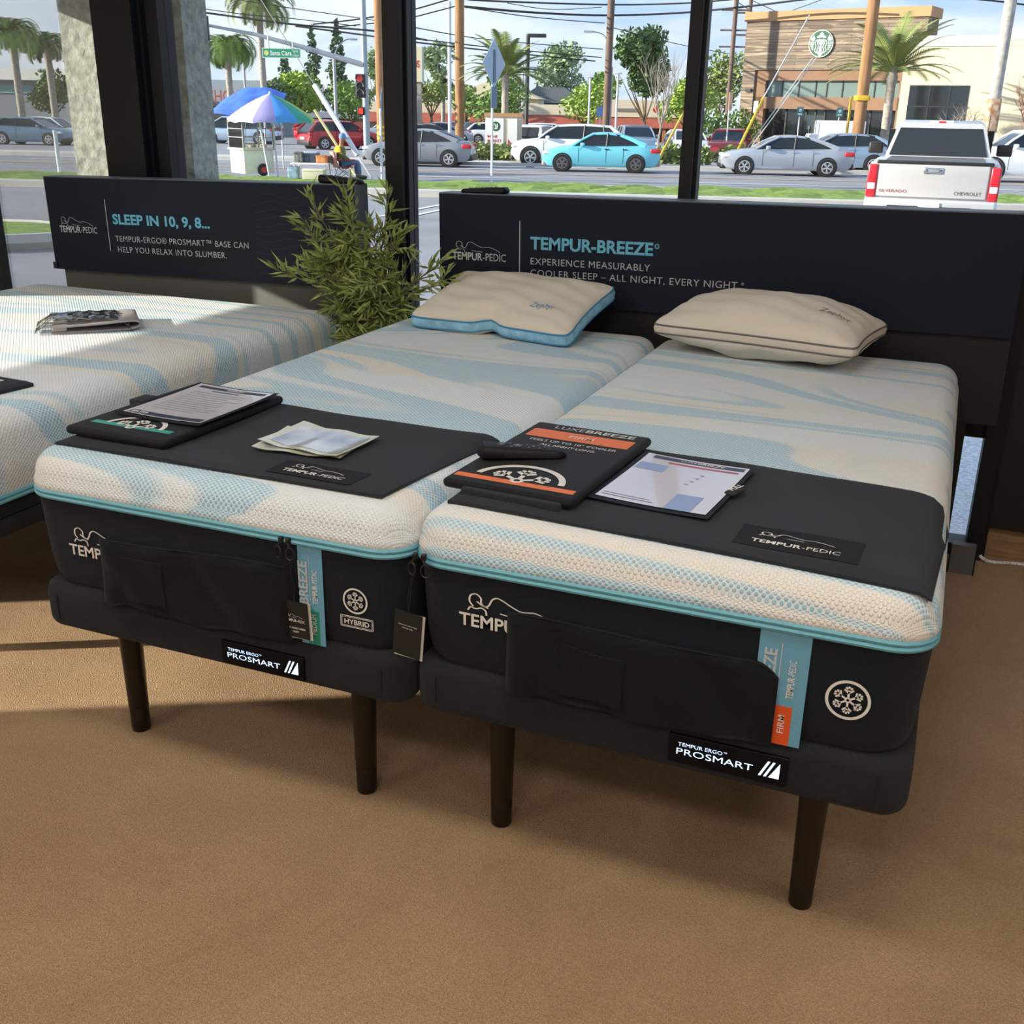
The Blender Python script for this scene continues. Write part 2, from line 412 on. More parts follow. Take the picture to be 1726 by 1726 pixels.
def mullion(mb, x0, x1, y0=2.13, y1=2.26, z0=0.0, z1=2.7):
    mb.box(x0, y0, z0, x1-0.012, y1, z1); mb.box(x0+0.006, y0+0.03, z0, x1, y0+0.075, z1)
bays = [(-3.45, -3.335), (-2.53, -2.235), (-1.195, -1.108), (-0.035, 0.020), (1.083, 1.15)]
for i, (a, b) in enumerate(bays):
    mb = MB()
    if i == 1:
        mb.box(a, 2.10, 0, -2.325, 2.27, 2.7); mb.box(-2.325, 2.14, 0, b-0.075, 2.25, 2.7); mb.box(b-0.06, 2.15, 0, b, 2.25, 2.7)
    else: mullion(mb, a, b)
    o = mb.build('window_%d' % (i+1), m_black, kind='structure', smooth=0)
    if i < 4:
        x0, x1 = b, bays[i+1][0]
        mb = MB(); mb.box(x0, 2.15, 0.0, x1, 2.25, 0.045); mb.box(x0, 2.15, 2.62, x1, 2.25, 2.7); mb.box(x0, 2.15, 0.437, x1, 2.25, 0.486)
        mb.build('rail', m_alu if i < 3 else m_black, o, smooth=0)
        mb = MB(); mb.box(x0, 2.196, 0.045, x1, 2.204, 2.62); mb.build('pane', m_pane, o, smooth=0)
mb = MB(); mb.box(XL-0.15, 2.1, 2.7, XR, 2.3, ZC); mb.build('trim_header', m_black, kind='structure', smooth=0)
mb = MB(); mb.box(-4.0, YF, 2.09, XL-0.15, 2.45, 2.3); mb.build('canopy_shadow_caster', m_wall, kind='structure', smooth=0)  # unseen eave added to throw the slanting shadow onto the stucco pillar

# ceiling lights of the shop (above and behind the viewer)
def ceil_light(x, y, label):
    t = thing('ceiling_light', label, 'ceiling light', (x, y, ZC), 0, 'ceiling light panels')
    mb = MB(); mb.box(-0.62, -0.32, -0.03, 0.62, -0.29, 0); mb.box(-0.62, 0.29, -0.03, 0.62, 0.32, 0); mb.box(-0.62, -0.29, -0.03, -0.59, 0.29, 0); mb.box(0.59, -0.29, -0.03, 0.62, 0.29, 0)
    mb.build('frame', mk('light_frame', 'e8e8e6', rough=0.5), t, smooth=0)
    mb = MB(); mb.box(-0.59, -0.29, -0.012, 0.59, 0.29, -0.006)
    mb.build('diffuser', mk('light_diffuser', 'ffffff', rough=0.6, emis=('fff2de', 1.5)), t, smooth=0)
    ld = bpy.data.lights.new('tube', 'AREA'); ld.shape = 'RECTANGLE'; ld.size = 1.1; ld.size_y = 0.5; ld.energy = CEIL_POWER; ld.color = (1.0, 0.955, 0.895)
    lo = bpy.data.objects.new('tube', ld); COL.objects.link(lo); lo.parent = t; lo.location = (0, 0, -0.02)
for i, x in enumerate((-1.9, 0.6, 3.1)):
    for j, y in enumerate((-4.6, -2.6, -0.6)):
        ceil_light(x, y, 'white recessed ceiling light panel over the %s of the shop, %s row' % (('left side', 'middle', 'right side')[i], ('third', 'second', 'first')[j]))

# ------------------------------------------------------------------ beds
m_border = fabric_mat('charcoal_border_fabric', '20242d', sc=1500, strength=0.5)
m_base = fabric_mat('dark_grey_base_fabric', '2a2b30', sc=1300, strength=0.6)
m_pip = mk('turquoise_piping', '6fb1c4', rough=0.6, bump=(300, 0.2))
m_leg = mk('dark_wood_leg', '0e0b0a', rough=0.35, noise=(20, 0.3))
m_white = mk('white_print', 'dedbd4', rough=0.6)
m_blackp = mk('black_plastic', '101114', rough=0.4)
m_mat = fabric_mat('black_mat_fabric', '34373e', sc=1500, strength=0.7)
m_cord = mk('black_cord', '0c0c0e', rough=0.8)
m_seam = mk('seam_thread', '0b0b0d', rough=0.9)
W, L, ZT, ZP, ZB = 0.965, 1.92, 0.735, 0.645, 0.41

def knit_cover(parent, x0, y0, x1, y1, zt, zp, rc, rt, mat, nst=22):
    """top of a mattress down to the piping; UV = unfolded metres"""
    def outline(ins):
        r = max(rc-ins, 0.012); P = []
        xs0, xs1, ys0, ys1 = x0+ins, x1-ins, y0+ins, y1-ins
        def seg(a, b, nrm):
            for i in range(nst): t = i/nst; P.append((a[0]+(b[0]-a[0])*t, a[1]+(b[1]-a[1])*t, nrm))
        def arc(cx, cy, a0):
            for i in range(8): a = a0+pi/2*i/8; P.append((cx+r*cos(a), cy+r*sin(a), (cos(a), sin(a))))
        seg((xs0+r, ys0), (xs1-r, ys0), (0, -1)); arc(xs1-r, ys0+r, -pi/2)
        seg((xs1, ys0+r), (xs1, ys1-r), (1, 0)); arc(xs1-r, ys1-r, 0)
        seg((xs1-r, ys1), (xs0+r, ys1), (0, 1)); arc(xs0+r, ys1-r, pi/2)
        seg((xs0, ys1-r), (xs0, ys0+r), (-1, 0)); arc(xs0+r, ys0+r, pi)
        return P
    prof = [(0.0, zp, zt-zp)]; H = zt-zp-rt
    for i in range(1, 4): prof.append((-0.006*sin(pi*i/4), zp+H*i/4, zt-zp-H*i/4))
    for i in range(9):
        a = pi/2*i/8; prof.append((rt*(1-cos(a)), zt-rt*(1-sin(a)), (zt-rt*(1-sin(a))) and (rt*(pi/2-a))*0.55))
    prof += [(rt+0.05, zt+0.001, 0), (rt+0.16, zt+0.002, 0), (rt+0.30, zt+0.003, 0)]
    mb = MB(); mb.uv = []; rings = []
    for ins, z, s in prof:
        P = outline(ins); rings.append([(x, y, z) for x, y, n in P])
        for x, y, n in P:
            k = max(0.0, s); mb.uv.append((x+n[0]*k, y+n[1]*k))
    mb.loft(rings, True, (False, True))
    return mb.build('top_cover', mat, parent, smooth=60)

def mattress(name_label, x0, y0, w, l, zt, zp, zb, mat, rc=0.075, rt=0.055):
    t = thing('mattress', name_label, 'mattress', (x0, y0, 0))
    knit_cover(t, 0, 0, w, l, zt, zp, rc, rt, mat)
    rings = []; n = 8
    for ins, z in ((0.05, zb), (0.032, zb+0.003), (0.020, zb+0.012), (0.013, zb+0.03), (0.008, zb+0.07), (0.003, zp-0.05), (0.001, zp-0.008)):
        rings.append(rrect(ins, ins, w-ins, l-ins, rc, n, z))
    mb = MB(); mb.loft(rings); mb.build('border', m_border, t)
    mb = MB()
    for dz in (-0.0065, 0.0045): mb.tube([(x, y, zp+dz) for x, y, _ in rrect(-0.001, -0.001, w+0.001, l+0.001, rc, 8, 0)], 0.0062, 7, closed=True)
    mb.build('piping', m_pip, t)
    return t

def bed_base(label, x0, y0, w, l, zb, zt, legs, leg_h, inset=0.0):
    t = thing('adjustable_base', label, 'bed base', (x0, y0, 0))
    mb = MB(); mb.rbox(inset, inset, zb, w-inset, l-inset, zt, 0.05, 0.028, 7, 5); mb.build('deck', m_base, t, smooth=50)
    for x in (inset+0.056, w-inset-0.056): mb = MB(); mb.tube([(x, inset-0.001, zb+0.03), (x, inset-0.001, zt-0.028)], 0.0014, 5); mb.build('seam', m_seam, t)
    for lx, ly in legs:
        mb = MB(); mb.lathe([(0.0215, 0), (0.0225, 0.002), (0.0235, 0.062), (0.0228, 0.0635), (0.0238, 0.065), (0.0285, leg_h)], 24)
        lg = mb.build('leg', m_leg, t); lg.location = (lx, ly, 0)
    return t
B1 = (-0.9708, -0.0126); B2 = (0.0, 0.0)
k1 = knit_mat('knit_cover_medium', 5.2, 5.2, 0.38); k2 = knit_mat('knit_cover_firm', 2.2, 5.0, 0.62); k0 = knit_mat('knit_cover_queen', 8.3, 4.4, 0.3, (0.55, 0.66))
legs = [(0.161, 0.104), (W-0.161, 0.104), (0.161, L-0.12), (W-0.161, L-0.12)]
base1 = bed_base('charcoal upholstered bed base on round legs under the middle bed with the green label', B1[0], B1[1], W, L, 0.302, ZB+0.008, legs, 0.31)
base2 = bed_base('charcoal upholstered bed base on round legs under the right-hand bed with the orange label', B2[0], B2[1], W, L, 0.302, ZB+0.008, legs, 0.31)
mat1 = mattress('white and pale blue knit mattress with HYBRID badge and green MEDIUM label', B1[0], B1[1], W, L, ZT, ZP, ZB, k1)
mat2 = mattress('white and pale blue knit mattress with orange FIRM label, nearest bed', B2[0], B2[1], W, L, ZT, ZP, ZB, k2)
# queen bed by the left window
Q0 = (-2.77, -0.12); QW, QL = 1.52, 1.99
legs0 = [(0.35, 0.307), (QW-0.35, 0.307), (0.12, QL-0.2), (QW-0.12, QL-0.2)]
base0 = bed_base('low dark bed base under the wide mattress by the left window', Q0[0], Q0[1], QW, QL, 0.405, 0.472, legs0, 0.41)
mat0 = mattress('wide white and blue mattress by the left window with a plastic packet on it', Q0[0], Q0[1], QW, QL, 0.728, 0.515, 0.468, k0, 0.08, 0.075)

def front(bx, by, lift=0.0):
    """point on the front face of a mattress border: x along, z up"""
    return lambda x, z: Vector((x, -0.004-lift, z))
# ---- printed and sewn details of the two front mattresses (local coordinates of the mattress)
def emblem(t, x0, z0, w, fn):
    mb = MB(); sleeper(mb, x0+0.02*w/0.28, z0+0.038*w/0.28, 0.20*w/0.28, fn, 0.05)
    put_text(mb, 'TEMPUR', 0.0405*w/0.28, lambda a, b: fn(x0+a, z0+b), 0.02, w*0.56)
    put_text(mb, '-PEDIC', 0.0405*w/0.28, lambda a, b: fn(x0+w*0.57+a, z0+b), 0.0, w*0.43)
    return mb
f1 = lambda x, z: Vector((x-B1[0], 0.0005, z)); f2 = lambda x, z: Vector((x, 0.0005, z))
def skew(fn, x0, z0, k): return lambda x, z: fn(x, z+(x-x0)*k)
emblem(mat2, 0.108, 0.522, 0.262, f2).build('maker_emblem', m_white, mat2, smooth=0)
emblem(mat1, -0.856, 0.506, 0.250, f1).build('maker_emblem', m_white, mat1, smooth=0)
# snowflake badges
mb = MB(); snowflake(mb, 0.842, 0.5265, 0.038, f2); mb.build('snowflake_badge', m_white, mat2, smooth=0)
mb = MB(); snowflake(mb, -0.117, 0.531, 0.0285, f1); mb.build('snowflake_badge', m_white, mat1, smooth=0)
mb = MB()
def rectring(mb, x0, z0, x1, z1, w, fn):
    rectflat(mb, x0, z0, x1, z0+w, fn); rectflat(mb, x0, z1-w, x1, z1, fn); rectflat(mb, x0, z0, x0+w, z1, fn); rectflat(mb, x1-w, z0, x1, z1, fn)
rectring(mb, -0.153, 0.470, -0.077, 0.496, 0.0016, f1); rectring(mb, -0.150, 0.473, -0.080, 0.493, 0.0010, f1)
put_text(mb, 'HYBRID', 0.0155, lambda a, b: f1(-0.144+a, 0.4775+b), 0.02, 0.058)
mb.build('hybrid_badge', m_white, mat1, smooth=0)
# label strips
m_strip = mk('blue_label', '6aa3bf', rough=0.7, bump=(200, 0.1)); m_orange = mk('orange_label', 'd9541b', rough=0.7); m_green = mk('green_label', '1f8570', rough=0.7)
m_grey = mk('grey_print', 'b9c0c4', rough=0.7)
def label_strip(t, x0, x1, col, word, fn, head):
    z0, z1 = 0.412, 0.641
    def sf(lift): return lambda x, z: fn(x, z)+Vector((0, -0.0010-lift, 0))
    mb = MB(); rectflat(mb, x0, z0, x1, z1, sf(0), 1, 6); st = mb.build('label_strip', m_strip, t, smooth=0)
    w = x1-x0
    mb = MB(); rectflat(mb, x0+w*0.30, z0, x0+w*0.78, z0+0.078, sf(0.0006)); mb.build('firmness_patch', col, st, smooth=0)
    mb = MB(); up = lambda xx, zz: (lambda a, b: sf(0.0012)(xx-b, zz+a))
    put_text(mb, word, 0.0165, up(x0+w*0.655, z0+0.024), 0.006, 0.036 if len(word) < 5 else 0.046); mb.build('lettering', m_white, st, smooth=0); mb = MB()
    put_text(mb, 'TEMPUR', 0.0175, up(x0+w*0.76, z0+0.095), 0.018, 0.042); put_text(mb, '-PEDIC', 0.0175, up(x0+w*0.76, z0+0.138), 0.0, 0.032)
    mb.build('lettering', m_white, st, smooth=0)
    mb = MB(); put_text(mb, 'BREEZE', 0.030, up(x0+w*0.36, z0+0.092), 0.025, 0.095)
    rectflat(mb, x0+w*0.44, z0+0.10, x0+w*0.46, z0+0.20, sf(0.0012)); mb.build('lettering', m_grey, st, smooth=0)
label_strip(mat2, 0.684, 0.772, m_orange, 'FIRM', f2, 'x')
label_strip(mat1, -0.2475, -0.190, m_green, 'MEDIUM', f1, 'x')
# zip pulls
def zips(t, xs, z):
    for i, x in enumerate(xs):
        mb = MB(); mb.rbox(x-0.005, -0.014, z-0.006, x+0.005, -0.003, z+0.008, 0.003, 0.002)
        c = (x-0.005, -0.014, z-0.024) if i == 0 else (x+0.006, -0.014, z-0.025)
        tl = 0.5 if i == 0 else -0.35
        mb.tube([(c[0]+0.0095*cos(a)*cos(tl), c[1]-0.004*cos(a)*sin(tl), c[2]+0.013*sin(a)) for a in [2*pi*k/18 for k in range(18)]], 0.0021, 6, closed=True)
        mb.tube([(x, -0.012, z-0.002), (c[0], c[1], c[2]+0.013)], 0.003, 6)
        mb.build('zip_pull', m_blackp, t)
zips(mat1, (-0.279-B1[0], -0.262-B1[0]), 0.640); zips(mat2, (0.019, 0.037), 0.652)
# glowing panels on the bases
m_led = mk('lit_lettering', 'dcecff', rough=0.4, emis=('b9d8ff', 1.5)); m_ledb = mk('display_black', '04050c', rough=0.5, spec=0.2)
def display(t, bx, x0, z0, w, h, k):
    mb = MB(); mb.rbox(x0-0.006, -0.007, z0-0.006, x0+w+0.006, 0.002, z0+h+0.006, 0.002, 0.002); d = mb.build('display_panel', m_ledb, t)
    fn = lambda a, b: Vector((x0+a*w, -0.0078, z0+b*h))
    mb = MB(); g = lambda x, y: (lambda a, b: Vector((x0+x*w+a, -0.0078, z0+y*h+b)))
    put_text(mb, 'TEMPUR ERGO', h*0.235, g(0.06, 0.66), 0.0, w*0.40); put_text(mb, 'TM', h*0.10, g(0.47, 0.76), 0.0)
    put_text(mb, 'PRO', h*0.40, g(0.05, 0.28), -0.006, w*0.25); put_text(mb, 'SMART', h*0.40, g(0.315, 0.28), 0.0, w*0.42)
    mb.build('lettering', m_led, d, smooth=0); mb = MB()
    for i in range(2):
        a = 0.785+i*0.045; mb.add([fn(a, .17), fn(a+.022, .17), fn(a+.095, .86), fn(a+.073, .86)], [(0, 1, 2, 3)])
    mb.add([fn(.875, .17), fn(.965, .17), fn(.965, .86)], [(0, 1, 2)])
    mb.build('light_mark', m_led, d, smooth=0)
display(base2, 0, 0.546, 0.336, 0.206, 0.047, 1); display(base1, 0, -0.447-B1[0], 0.326, 0.196, 0.044, 1)

# ------------------------------------------------------------------ cloths tucked over the mattress fronts
def pocket_cloth(label, ox, oy, x0, x1, ztop, zbot, px, seed, rcorner=True):
    t = thing('pocket_cloth', label, 'cloth', (ox, oy, 0))
    rnd = random.Random(seed); nx, nz = 48, 22; vs = []
    def P(u, v, off=0.0):
        x = x0+(x1-x0)*u; top = ztop+0.006*sin(u*5+seed)+0.010*(u-0.5); bot = zbot+0.004*sin(u*9)
        if rcorner:
            d = max(0.0, u-0.90)/0.10; top -= 0.030*d*d
        z = bot+(top-bot)*v
        bulge = 0.010+0.006*sin(u*11+seed+v*2.1)*(0.3+0.7*sin(pi*v))+0.004*sin(u*23+v*6+seed*2)+0.010*max(0, 1-abs(u-0.06)/0.07)*(1-v)
        edge = min(1, u/0.03, (1-u)/0.03, (1-v)/0.08)
        return Vector((x, -0.003-bulge*max(0.15, edge)-off-0.006*(1-v), z))
    mb = MB(); pts = [[P(i/nx, j/nz) for i in range(nx+1)] for j in range(nz+1)]
    front_ = [p for r in pts for p in r]; back = [p+Vector((0, 0.0015, 0)) for p in front_]
    n = len(front_); fs = []
    for j in range(nz):
        for i in range(nx):
            a = j*(nx+1)+i; fs += [(a, a+1, a+nx+2, a+nx+1), (a+n, a+n+nx+1, a+n+nx+2, a+n+1)]
    for j in range(nz):
        for i in (0, nx):
            a = j*(nx+1)+i; fs.append((a, a+nx+1, a+nx+1+n, a+n))
    for i in range(nx):
        for j in (0, nz):
            a = j*(nx+1)+i; fs.append((a, a+1, a+1+n, a+n))
    mb.add(front_+back, fs); mb.build('cloth_panel', m_cloth, t, smooth=80)
    # sewn-on pocket with folded hem
    u0, u1, v0, v1 = px
    mb = MB(); k = 10; vs = []
    for lift in (0.0008, 0.0035):
        for j in range(k+1):
            for i in range(k+1): vs.append(P(u0+(u1-u0)*i/k, v0+(v1-v0)*j/k, lift))
    m2 = (k+1)**2; fs = []
    for j in range(k):
        for i in range(k):
            a = j*(k+1)+i+m2; fs.append((a, a+1, a+k+2, a+k+1))
    rim = [i for i in range(k+1)]+[(j+1)*(k+1)-1 for j in range(1, k+1)]+[k*(k+1)+i for i in range(k-1, -1, -1)]+[j*(k+1) for j in range(k-1, 0, -1)]
    for a, b in zip(rim, rim[1:]+rim[:1]): fs.append((a, b, b+m2, a+m2))
    mb.add(vs, fs); mb.build('pocket', m_cloth, t, smooth=60)
    mb = MB(); mb.tube([P(u, 0.985, 0.0016) for u in [i/40 for i in range(1, 40)]], 0.0012, 5); mb.build('hem', m_seam, t)
    return t
m_cloth = fabric_mat('thin_black_cloth', '16181d', sc=1200, strength=0.4)
pocket_cloth('thin black pocketed cloth hanging over the front of the right-hand mattress', 0, 0, 0.212, 0.724, 0.571, 0.408, (0.22, 0.46, 0.10, 0.72), 1)
pocket_cloth('thin black pocketed cloth hanging over the front of the middle mattress', 0, B1[1], -0.762, -0.262, 0.572, 0.410, (0.14, 0.36, 0.14, 0.80), 4, False)

# ------------------------------------------------------------------ hang tags
def hang_tag(label, loc, x, z, w, h, tilt, lines, qr_side):
    t = thing('hang_tag', label, 'tag', loc); m_card = mk('black_card', '17181a', rough=0.5); m_edge = mk('cream_card', 'd8d3c6', rough=0.6)
    T = TR(x, -0.026, z, 0, 0, tilt)
    mb = MB(); mb.box(-w/2, -0.001, -h, w/2, 0.001, 0, T @ TR(0, 0, 0, rz=radians(-4))); mb.build('front_card', m_card, t, smooth=0)
    mb = MB(); mb.box(-w/2+0.004, 0.0016, -h-0.003, w/2+0.004, 0.003, -0.002, T); mb.build('inner_card', m_edge, t, smooth=0)
    mb = MB(); mb.tube([T @ Vector((0, 0, -0.006)), Vector((x+0.001, -0.022, z+0.03)), lines[-1]], 0.0009, 5); mb.tube([T @ Vector((0, 0, -0.006)), Vector((x-0.004, -0.022, z+0.03)), Vector(lines[-1])+Vector((-.002, 0, 0))], 0.0009, 5)
    mb.build('string', m_cord, t)
    mb = MB(); T2 = T @ TR(0, 0, 0, rz=radians(-4)); fn = lambda a, b: T2 @ Vector((a, -0.0018, b))
    for kind, arg in lines[:-1]:
        if kind == 'emblem':
            sleeper(mb, -0.021, -0.036, 0.040, fn, 0.05); put_text(mb, 'TEMPUR', 0.0088, lambda a, b: fn(-0.025+a, -0.046+b), 0.02, 0.029); put_text(mb, '-PEDIC', 0.0088, lambda a, b: fn(0.0045+a, -0.046+b), 0.0, 0.0205)
        else:
            s, y, ww = arg; put_text(mb, s, ww[1], lambda a, b, y=y, ww=ww: fn(-ww[0]/2+a, y+b), 0.015, ww[0])
    mb.build('lettering', m_white, t, smooth=0)
    return t
hang_tag('black hang tag reading DEEP, UNDISTURBED SLEEP tied to the middle mattress', (0, 0, 0), -0.254, 0.510, 0.066, 0.082, radians(-2),
         [('emblem', 0), ('t', ('DEEP, UNDISTURBED', -0.062, (0.050, 0.0056))), ('t', ('SLEEP', -0.070, (0.015, 0.0056))), Vector((-0.259, -0.026, 0.606))], 0)
hang_tag('black hang tag hanging in the gap between the two front beds', (0, 0, 0), 0.012, 0.538, 0.062, 0.098, radians(5),
         [('t', ('Register your Tempur-Pedic', -0.030, (0.042, 0.0036))), ('t', ('mattress today', -0.036, (0.024, 0.0036))), Vector((0.016, -0.012, 0.620))], 1)

# ------------------------------------------------------------------ things lying on the beds
def topz(x, y, x0, y0, w, l, zt, rt=0.055, rc=0.075):
    d = min(x-x0, x0+w-x, y-y0, y0+l-y)
    if d >= rt: return zt+0.002
    d = max(d, -0.03)
    if d < 0: return zt-rt+d*3.2
    return zt-rt+sqrt(max(0, rt*rt-(rt-d)**2))
tz1 = lambda x, y: topz(x, y, B1[0], B1[1], W, L, ZT); tz2 = lambda x, y: topz(x, y, 0, 0, W, L, ZT)
tz0 = lambda x, y: topz(x, y, Q0[0], Q0[1], QW, QL, 0.728, 0.075)

def bilerp(c, u, v):
    a, b, d, e = [Vector(p) for p in c]      # front-left, front-right, back-right, back-left
    return a*(1-u)*(1-v)+b*u*(1-v)+d*u*v+e*(1-u)*v
def draped(name, corners, tz, th, wr, seed, nx=46, nz=24, mat=None, parent=None, lift=0.0):
    def P(u, v, h):
        p = bilerp(corners, u, v); x, y = p.x, p.y
        wv = wr*(sin(u*9+seed)*cos(v*5+seed*2)+0.6*sin(u*17+v*7+seed))*0.5
        e = min(u, 1-u, v, 1-v); r = min(1, e/0.02)
        hh = h*(0.55+0.45*sqrt(max(0, 1-(1-r)**2)))
        return Vector((x, y, tz(x, y)+lift+(0.001+hh+max(-0.3*h, wv) if h else 0.001)))
    mb = MB(); top = [P(i/nx, j/nz, th) for j in range(nz+1) for i in range(nx+1)]; bot = [P(i/nx, j/nz, 0) for j in range(nz+1) for i in range(nx+1)]
    n = len(top); fs = []
    for j in range(nz):
        for i in range(nx):
            a = j*(nx+1)+i; fs += [(a, a+1, a+nx+2, a+nx+1), (a+n, a+n+nx+1, a+n+nx+2, a+n+1)]
    for i in range(nx):
        fs.append((i, i+n, i+1+n, i+1)); a = nz*(nx+1)+i; fs.append((a, a+1, a+1+n, a+n))
    for j in range(nz):
        a = j*(nx+1); fs.append((a, a+nx+1, a+nx+1+n, a+n)); a += nx; fs.append((a, a+n, a+nx+1+n, a+nx+1))
    mb.add(top+bot, fs); o = mb.build(name, mat, parent, smooth=50)
    return o, (lambda u, v, h=0.0: P(u, v, th)+Vector((0, 0, h)))

# floor-mats of the beds: black woven foot covers with a sewn maker's patch
def foot_cover(label, corners, tz, pu, pv, wrd, seed):
    t = thing('foot_cover', label, 'bed cover')
    o, P = draped('woven_panel', corners, tz, 0.011, 0.0035, seed, mat=m_mat, parent=t)
    mb = MB(); n = 12
    fn = lambda u, v, h=0.0012: P(pu[0]+(pu[1]-pu[0])*u, pv[0]+(pv[1]-pv[0])*v, h)
    rectflat(mb, 0, 0, 1, 1, lambda u, v: fn(u, v), 12, 5); pt = mb.build('maker_patch', mk('patch_black', '222327', rough=0.85, spec=0.2), t, smooth=60)
    mb = MB(); ww = (corners[1][0]-corners[0][0])*(pu[1]-pu[0]); hh = (corners[3][1]-corners[0][1])*(pv[1]-pv[0])
    g = lambda x, y: fn(x/ww, y/hh, 0.0022)
    s = ww*0.72; x0 = ww*0.13
    sleeper(mb, x0+0.06*s, hh*0.56, s*0.85, lambda x, y: g(x, hh*0.56+(y-hh*0.56)*0.8), 0.05)
    put_text(mb, 'TEMPUR', s*0.155, lambda a, b: g(x0+a, hh*0.22+b*0.95), 0.02, s*0.57); put_text(mb, '-PEDIC', s*0.155, lambda a, b: g(x0+s*0.58+a, hh*0.22+b*0.95), 0.0, s*0.42)
    mb.build('lettering', m_white, pt, smooth=0)
    return t, P
cov1, P1 = foot_cover('black woven foot cover spread across the middle bed under the loose leaflet', [(-0.925, 0.055), (-0.082, 0.045), (-0.028, 0.520), (-0.90, 0.548)], tz1, (0.66, 0.90), (0.03, 0.20), 0, 2)
cov2, P2 = foot_cover('black woven foot cover draped across the right-hand bed and over its right edge', [(0.045, 0.082), (0.948, 0.028), (0.972, 0.522), (0.058, 0.600)], tz2, (0.62, 0.86), (0.06, 0.27), 0, 5)

# ---- display pads (soft black folders)
m_pad = fabric_mat('black_pad_cover', '1b1c20', sc=1600, strength=0.3, rough=0.6)
def pad(label, o, ang, w, l, h):
    t = thing('display_pad', label, 'display pad', o, ang)
    mb = MB(); mb.rbox(0, 0, 0, w, l, h, 0.012, h*0.48, 4, 4); mb.build('padded_cover', m_pad, t, smooth=60)
    return t, (lambda x, y, z=0.0006: Vector((x, y, h+z)))
pad2, q2 = pad('black padded display card with orange FIRM band on the right-hand bed', (0.012, 0.122, ZT+0.0165), radians(-3.4), 0.285, 0.475, 0.020)
mb = MB(); rectflat(mb, 0.020, 0.355, 0.265, 0.415, q2); mb.build('orange_band', mk('orange_print', 'e0702f', rough=0.5), pad2, smooth=0)
mb = MB(); rectflat(mb, 0.012, 0.030, 0.272, 0.052, q2); mb.build('orange_band', mk('orange_print', 'e0702f'), pad2, smooth=0)
m_print = mk('pale_print', 'd9d5cf', rough=0.6)
mb = MB(); g = lambda x, y: (lambda a, b: q2(x+a, y+b, 0.0012))
put_text(mb, 'LUXE', 0.031, g(0.060, 0.431), -0.006, 0.072); put_text(mb, 'BREEZE', 0.031, g(0.136, 0.431), 0.016, 0.118)
mb.build('lettering', m_print, pad2, smooth=0)
mb = MB(); put_text(mb, 'FIRM', 0.026, g(0.118, 0.375), 0.004, 0.058); mb.build('lettering', m_print, pad2, smooth=0)
mb = MB()
put_text(mb, 'FEELS UP TO 10\u00b0 COOLER', 0.0185, g(0.045, 0.325), 0.004, 0.205); put_text(mb, 'ALL NIGHT LONG.', 0.0185, g(0.082, 0.297), 0.004, 0.130)
mb.build('lettering', m_print, pad2, smooth=0)
mb = MB(); snowflake(mb, 0.142, 0.054, 0.098, lambda x, y: q2(x, y, 0.0012), half=True); mb.build('snowflake_badge', m_print, pad2, smooth=0)
mb = MB(); mb.rbox(0.05, -0.012, -0.013, 0.262, 0.006, 0.012, 0.004, 0.004); mb.build('elastic_band', m_mat, pad2)

pad1, q1 = pad('black padded display card with turquoise band and price sheet on the middle bed', (-0.927, 0.088, ZT+0.0165), radians(-1.4), 0.288, 0.452, 0.020)
mb = MB(); rectflat(mb, 0.030, 0.052, 0.258, 0.072, q1); mb.build('turquoise_band', mk('turquoise_print', '3f9d92', rough=0.5), pad1, smooth=0)
mb = MB(); snowflake(mb, 0.145, 0.056, 0.082, lambda x, y: q1(x, y, 0.0012), half=True); mb.build('snowflake_badge', m_print, pad1, smooth=0)
mb = MB(); mb.rbox(-0.022, 0.235, 0.002, 0.022, 0.295, 0.024, 0.004, 0.004); mb.build('elastic_loop', m_mat, pad1)

def price_sheet(label, o, ang, w, l, curl, bars, words, tz=None):
    t = thing('price_sheet', label, 'price sheet', o, ang)
    def C(x, y, z=0.0): return Vector((x, y, 0.0016+curl*((x/w-0.5)**2)*1.2+curl*0.5*(y/l)**3+z))
    m_sl = mk('plastic_sleeve_back', '101116', rough=0.6, spec=0.3)
    m_pp = mk('glossy_paper', 'cfccd4', rough=0.22, coat=0.6)
    mb = MB(); rectflat(mb, -0.012, -0.018, w+0.010, l+0.008, lambda x, y: C(x, y, -0.0010), 10, 8); rectflat(mb, -0.012, -0.018, w+0.010, l+0.008, lambda x, y: C(x, y, -0.0016), 10, 8)
    mb.build('sleeve', m_sl, t, smooth=60)
    mb = MB(); rectflat(mb, 0, 0, w, l, lambda x, y: C(x, y, 0.0002), 12, 10); mb.build('paper', m_pp, t, smooth=60)
    for col, rects in bars:
        if len(rects) > 3:
            mb = MB()
            for x0, y0, x1, y1 in rects: rectflat(mb, x0*w, y0*l, x1*w, y1*l, lambda x, y: C(x, y, 0.0007), 6, 1)
            mb.build('printed_text', col, t, smooth=60); continue
        for x0, y0, x1, y1 in rects:
            mb = MB(); rectflat(mb, x0*w, y0*l, x1*w, y1*l, lambda x, y: C(x, y, 0.0007), 6, 1); mb.build('printed_bar', col, t, smooth=60)
    groups = [words[:1], words[1:]] if words[0][2] != words[-1][2] else [words]
    for gw in groups:
        mb = MB()
        for s, x, y, sz, bold, ww in gw: put_text(mb, s, sz, lambda a, b, x=x, y=y: C(x*w+a, y*l+b, 0.0012), bold, ww)
        mb.build('lettering', m_print, t, smooth=0)
    return t
m_navy = mk('navy_print', '343a52', rough=0.4); m_red = mk('red_print', 'b5525a', rough=0.4); m_tx = mk('grey_text_print', '8c8c9c', rough=0.5); m_lb = mk('pale_blue_print', '8d9fc9', rough=0.35); m_slate = mk('slate_print', '5b6480', rough=0.35)
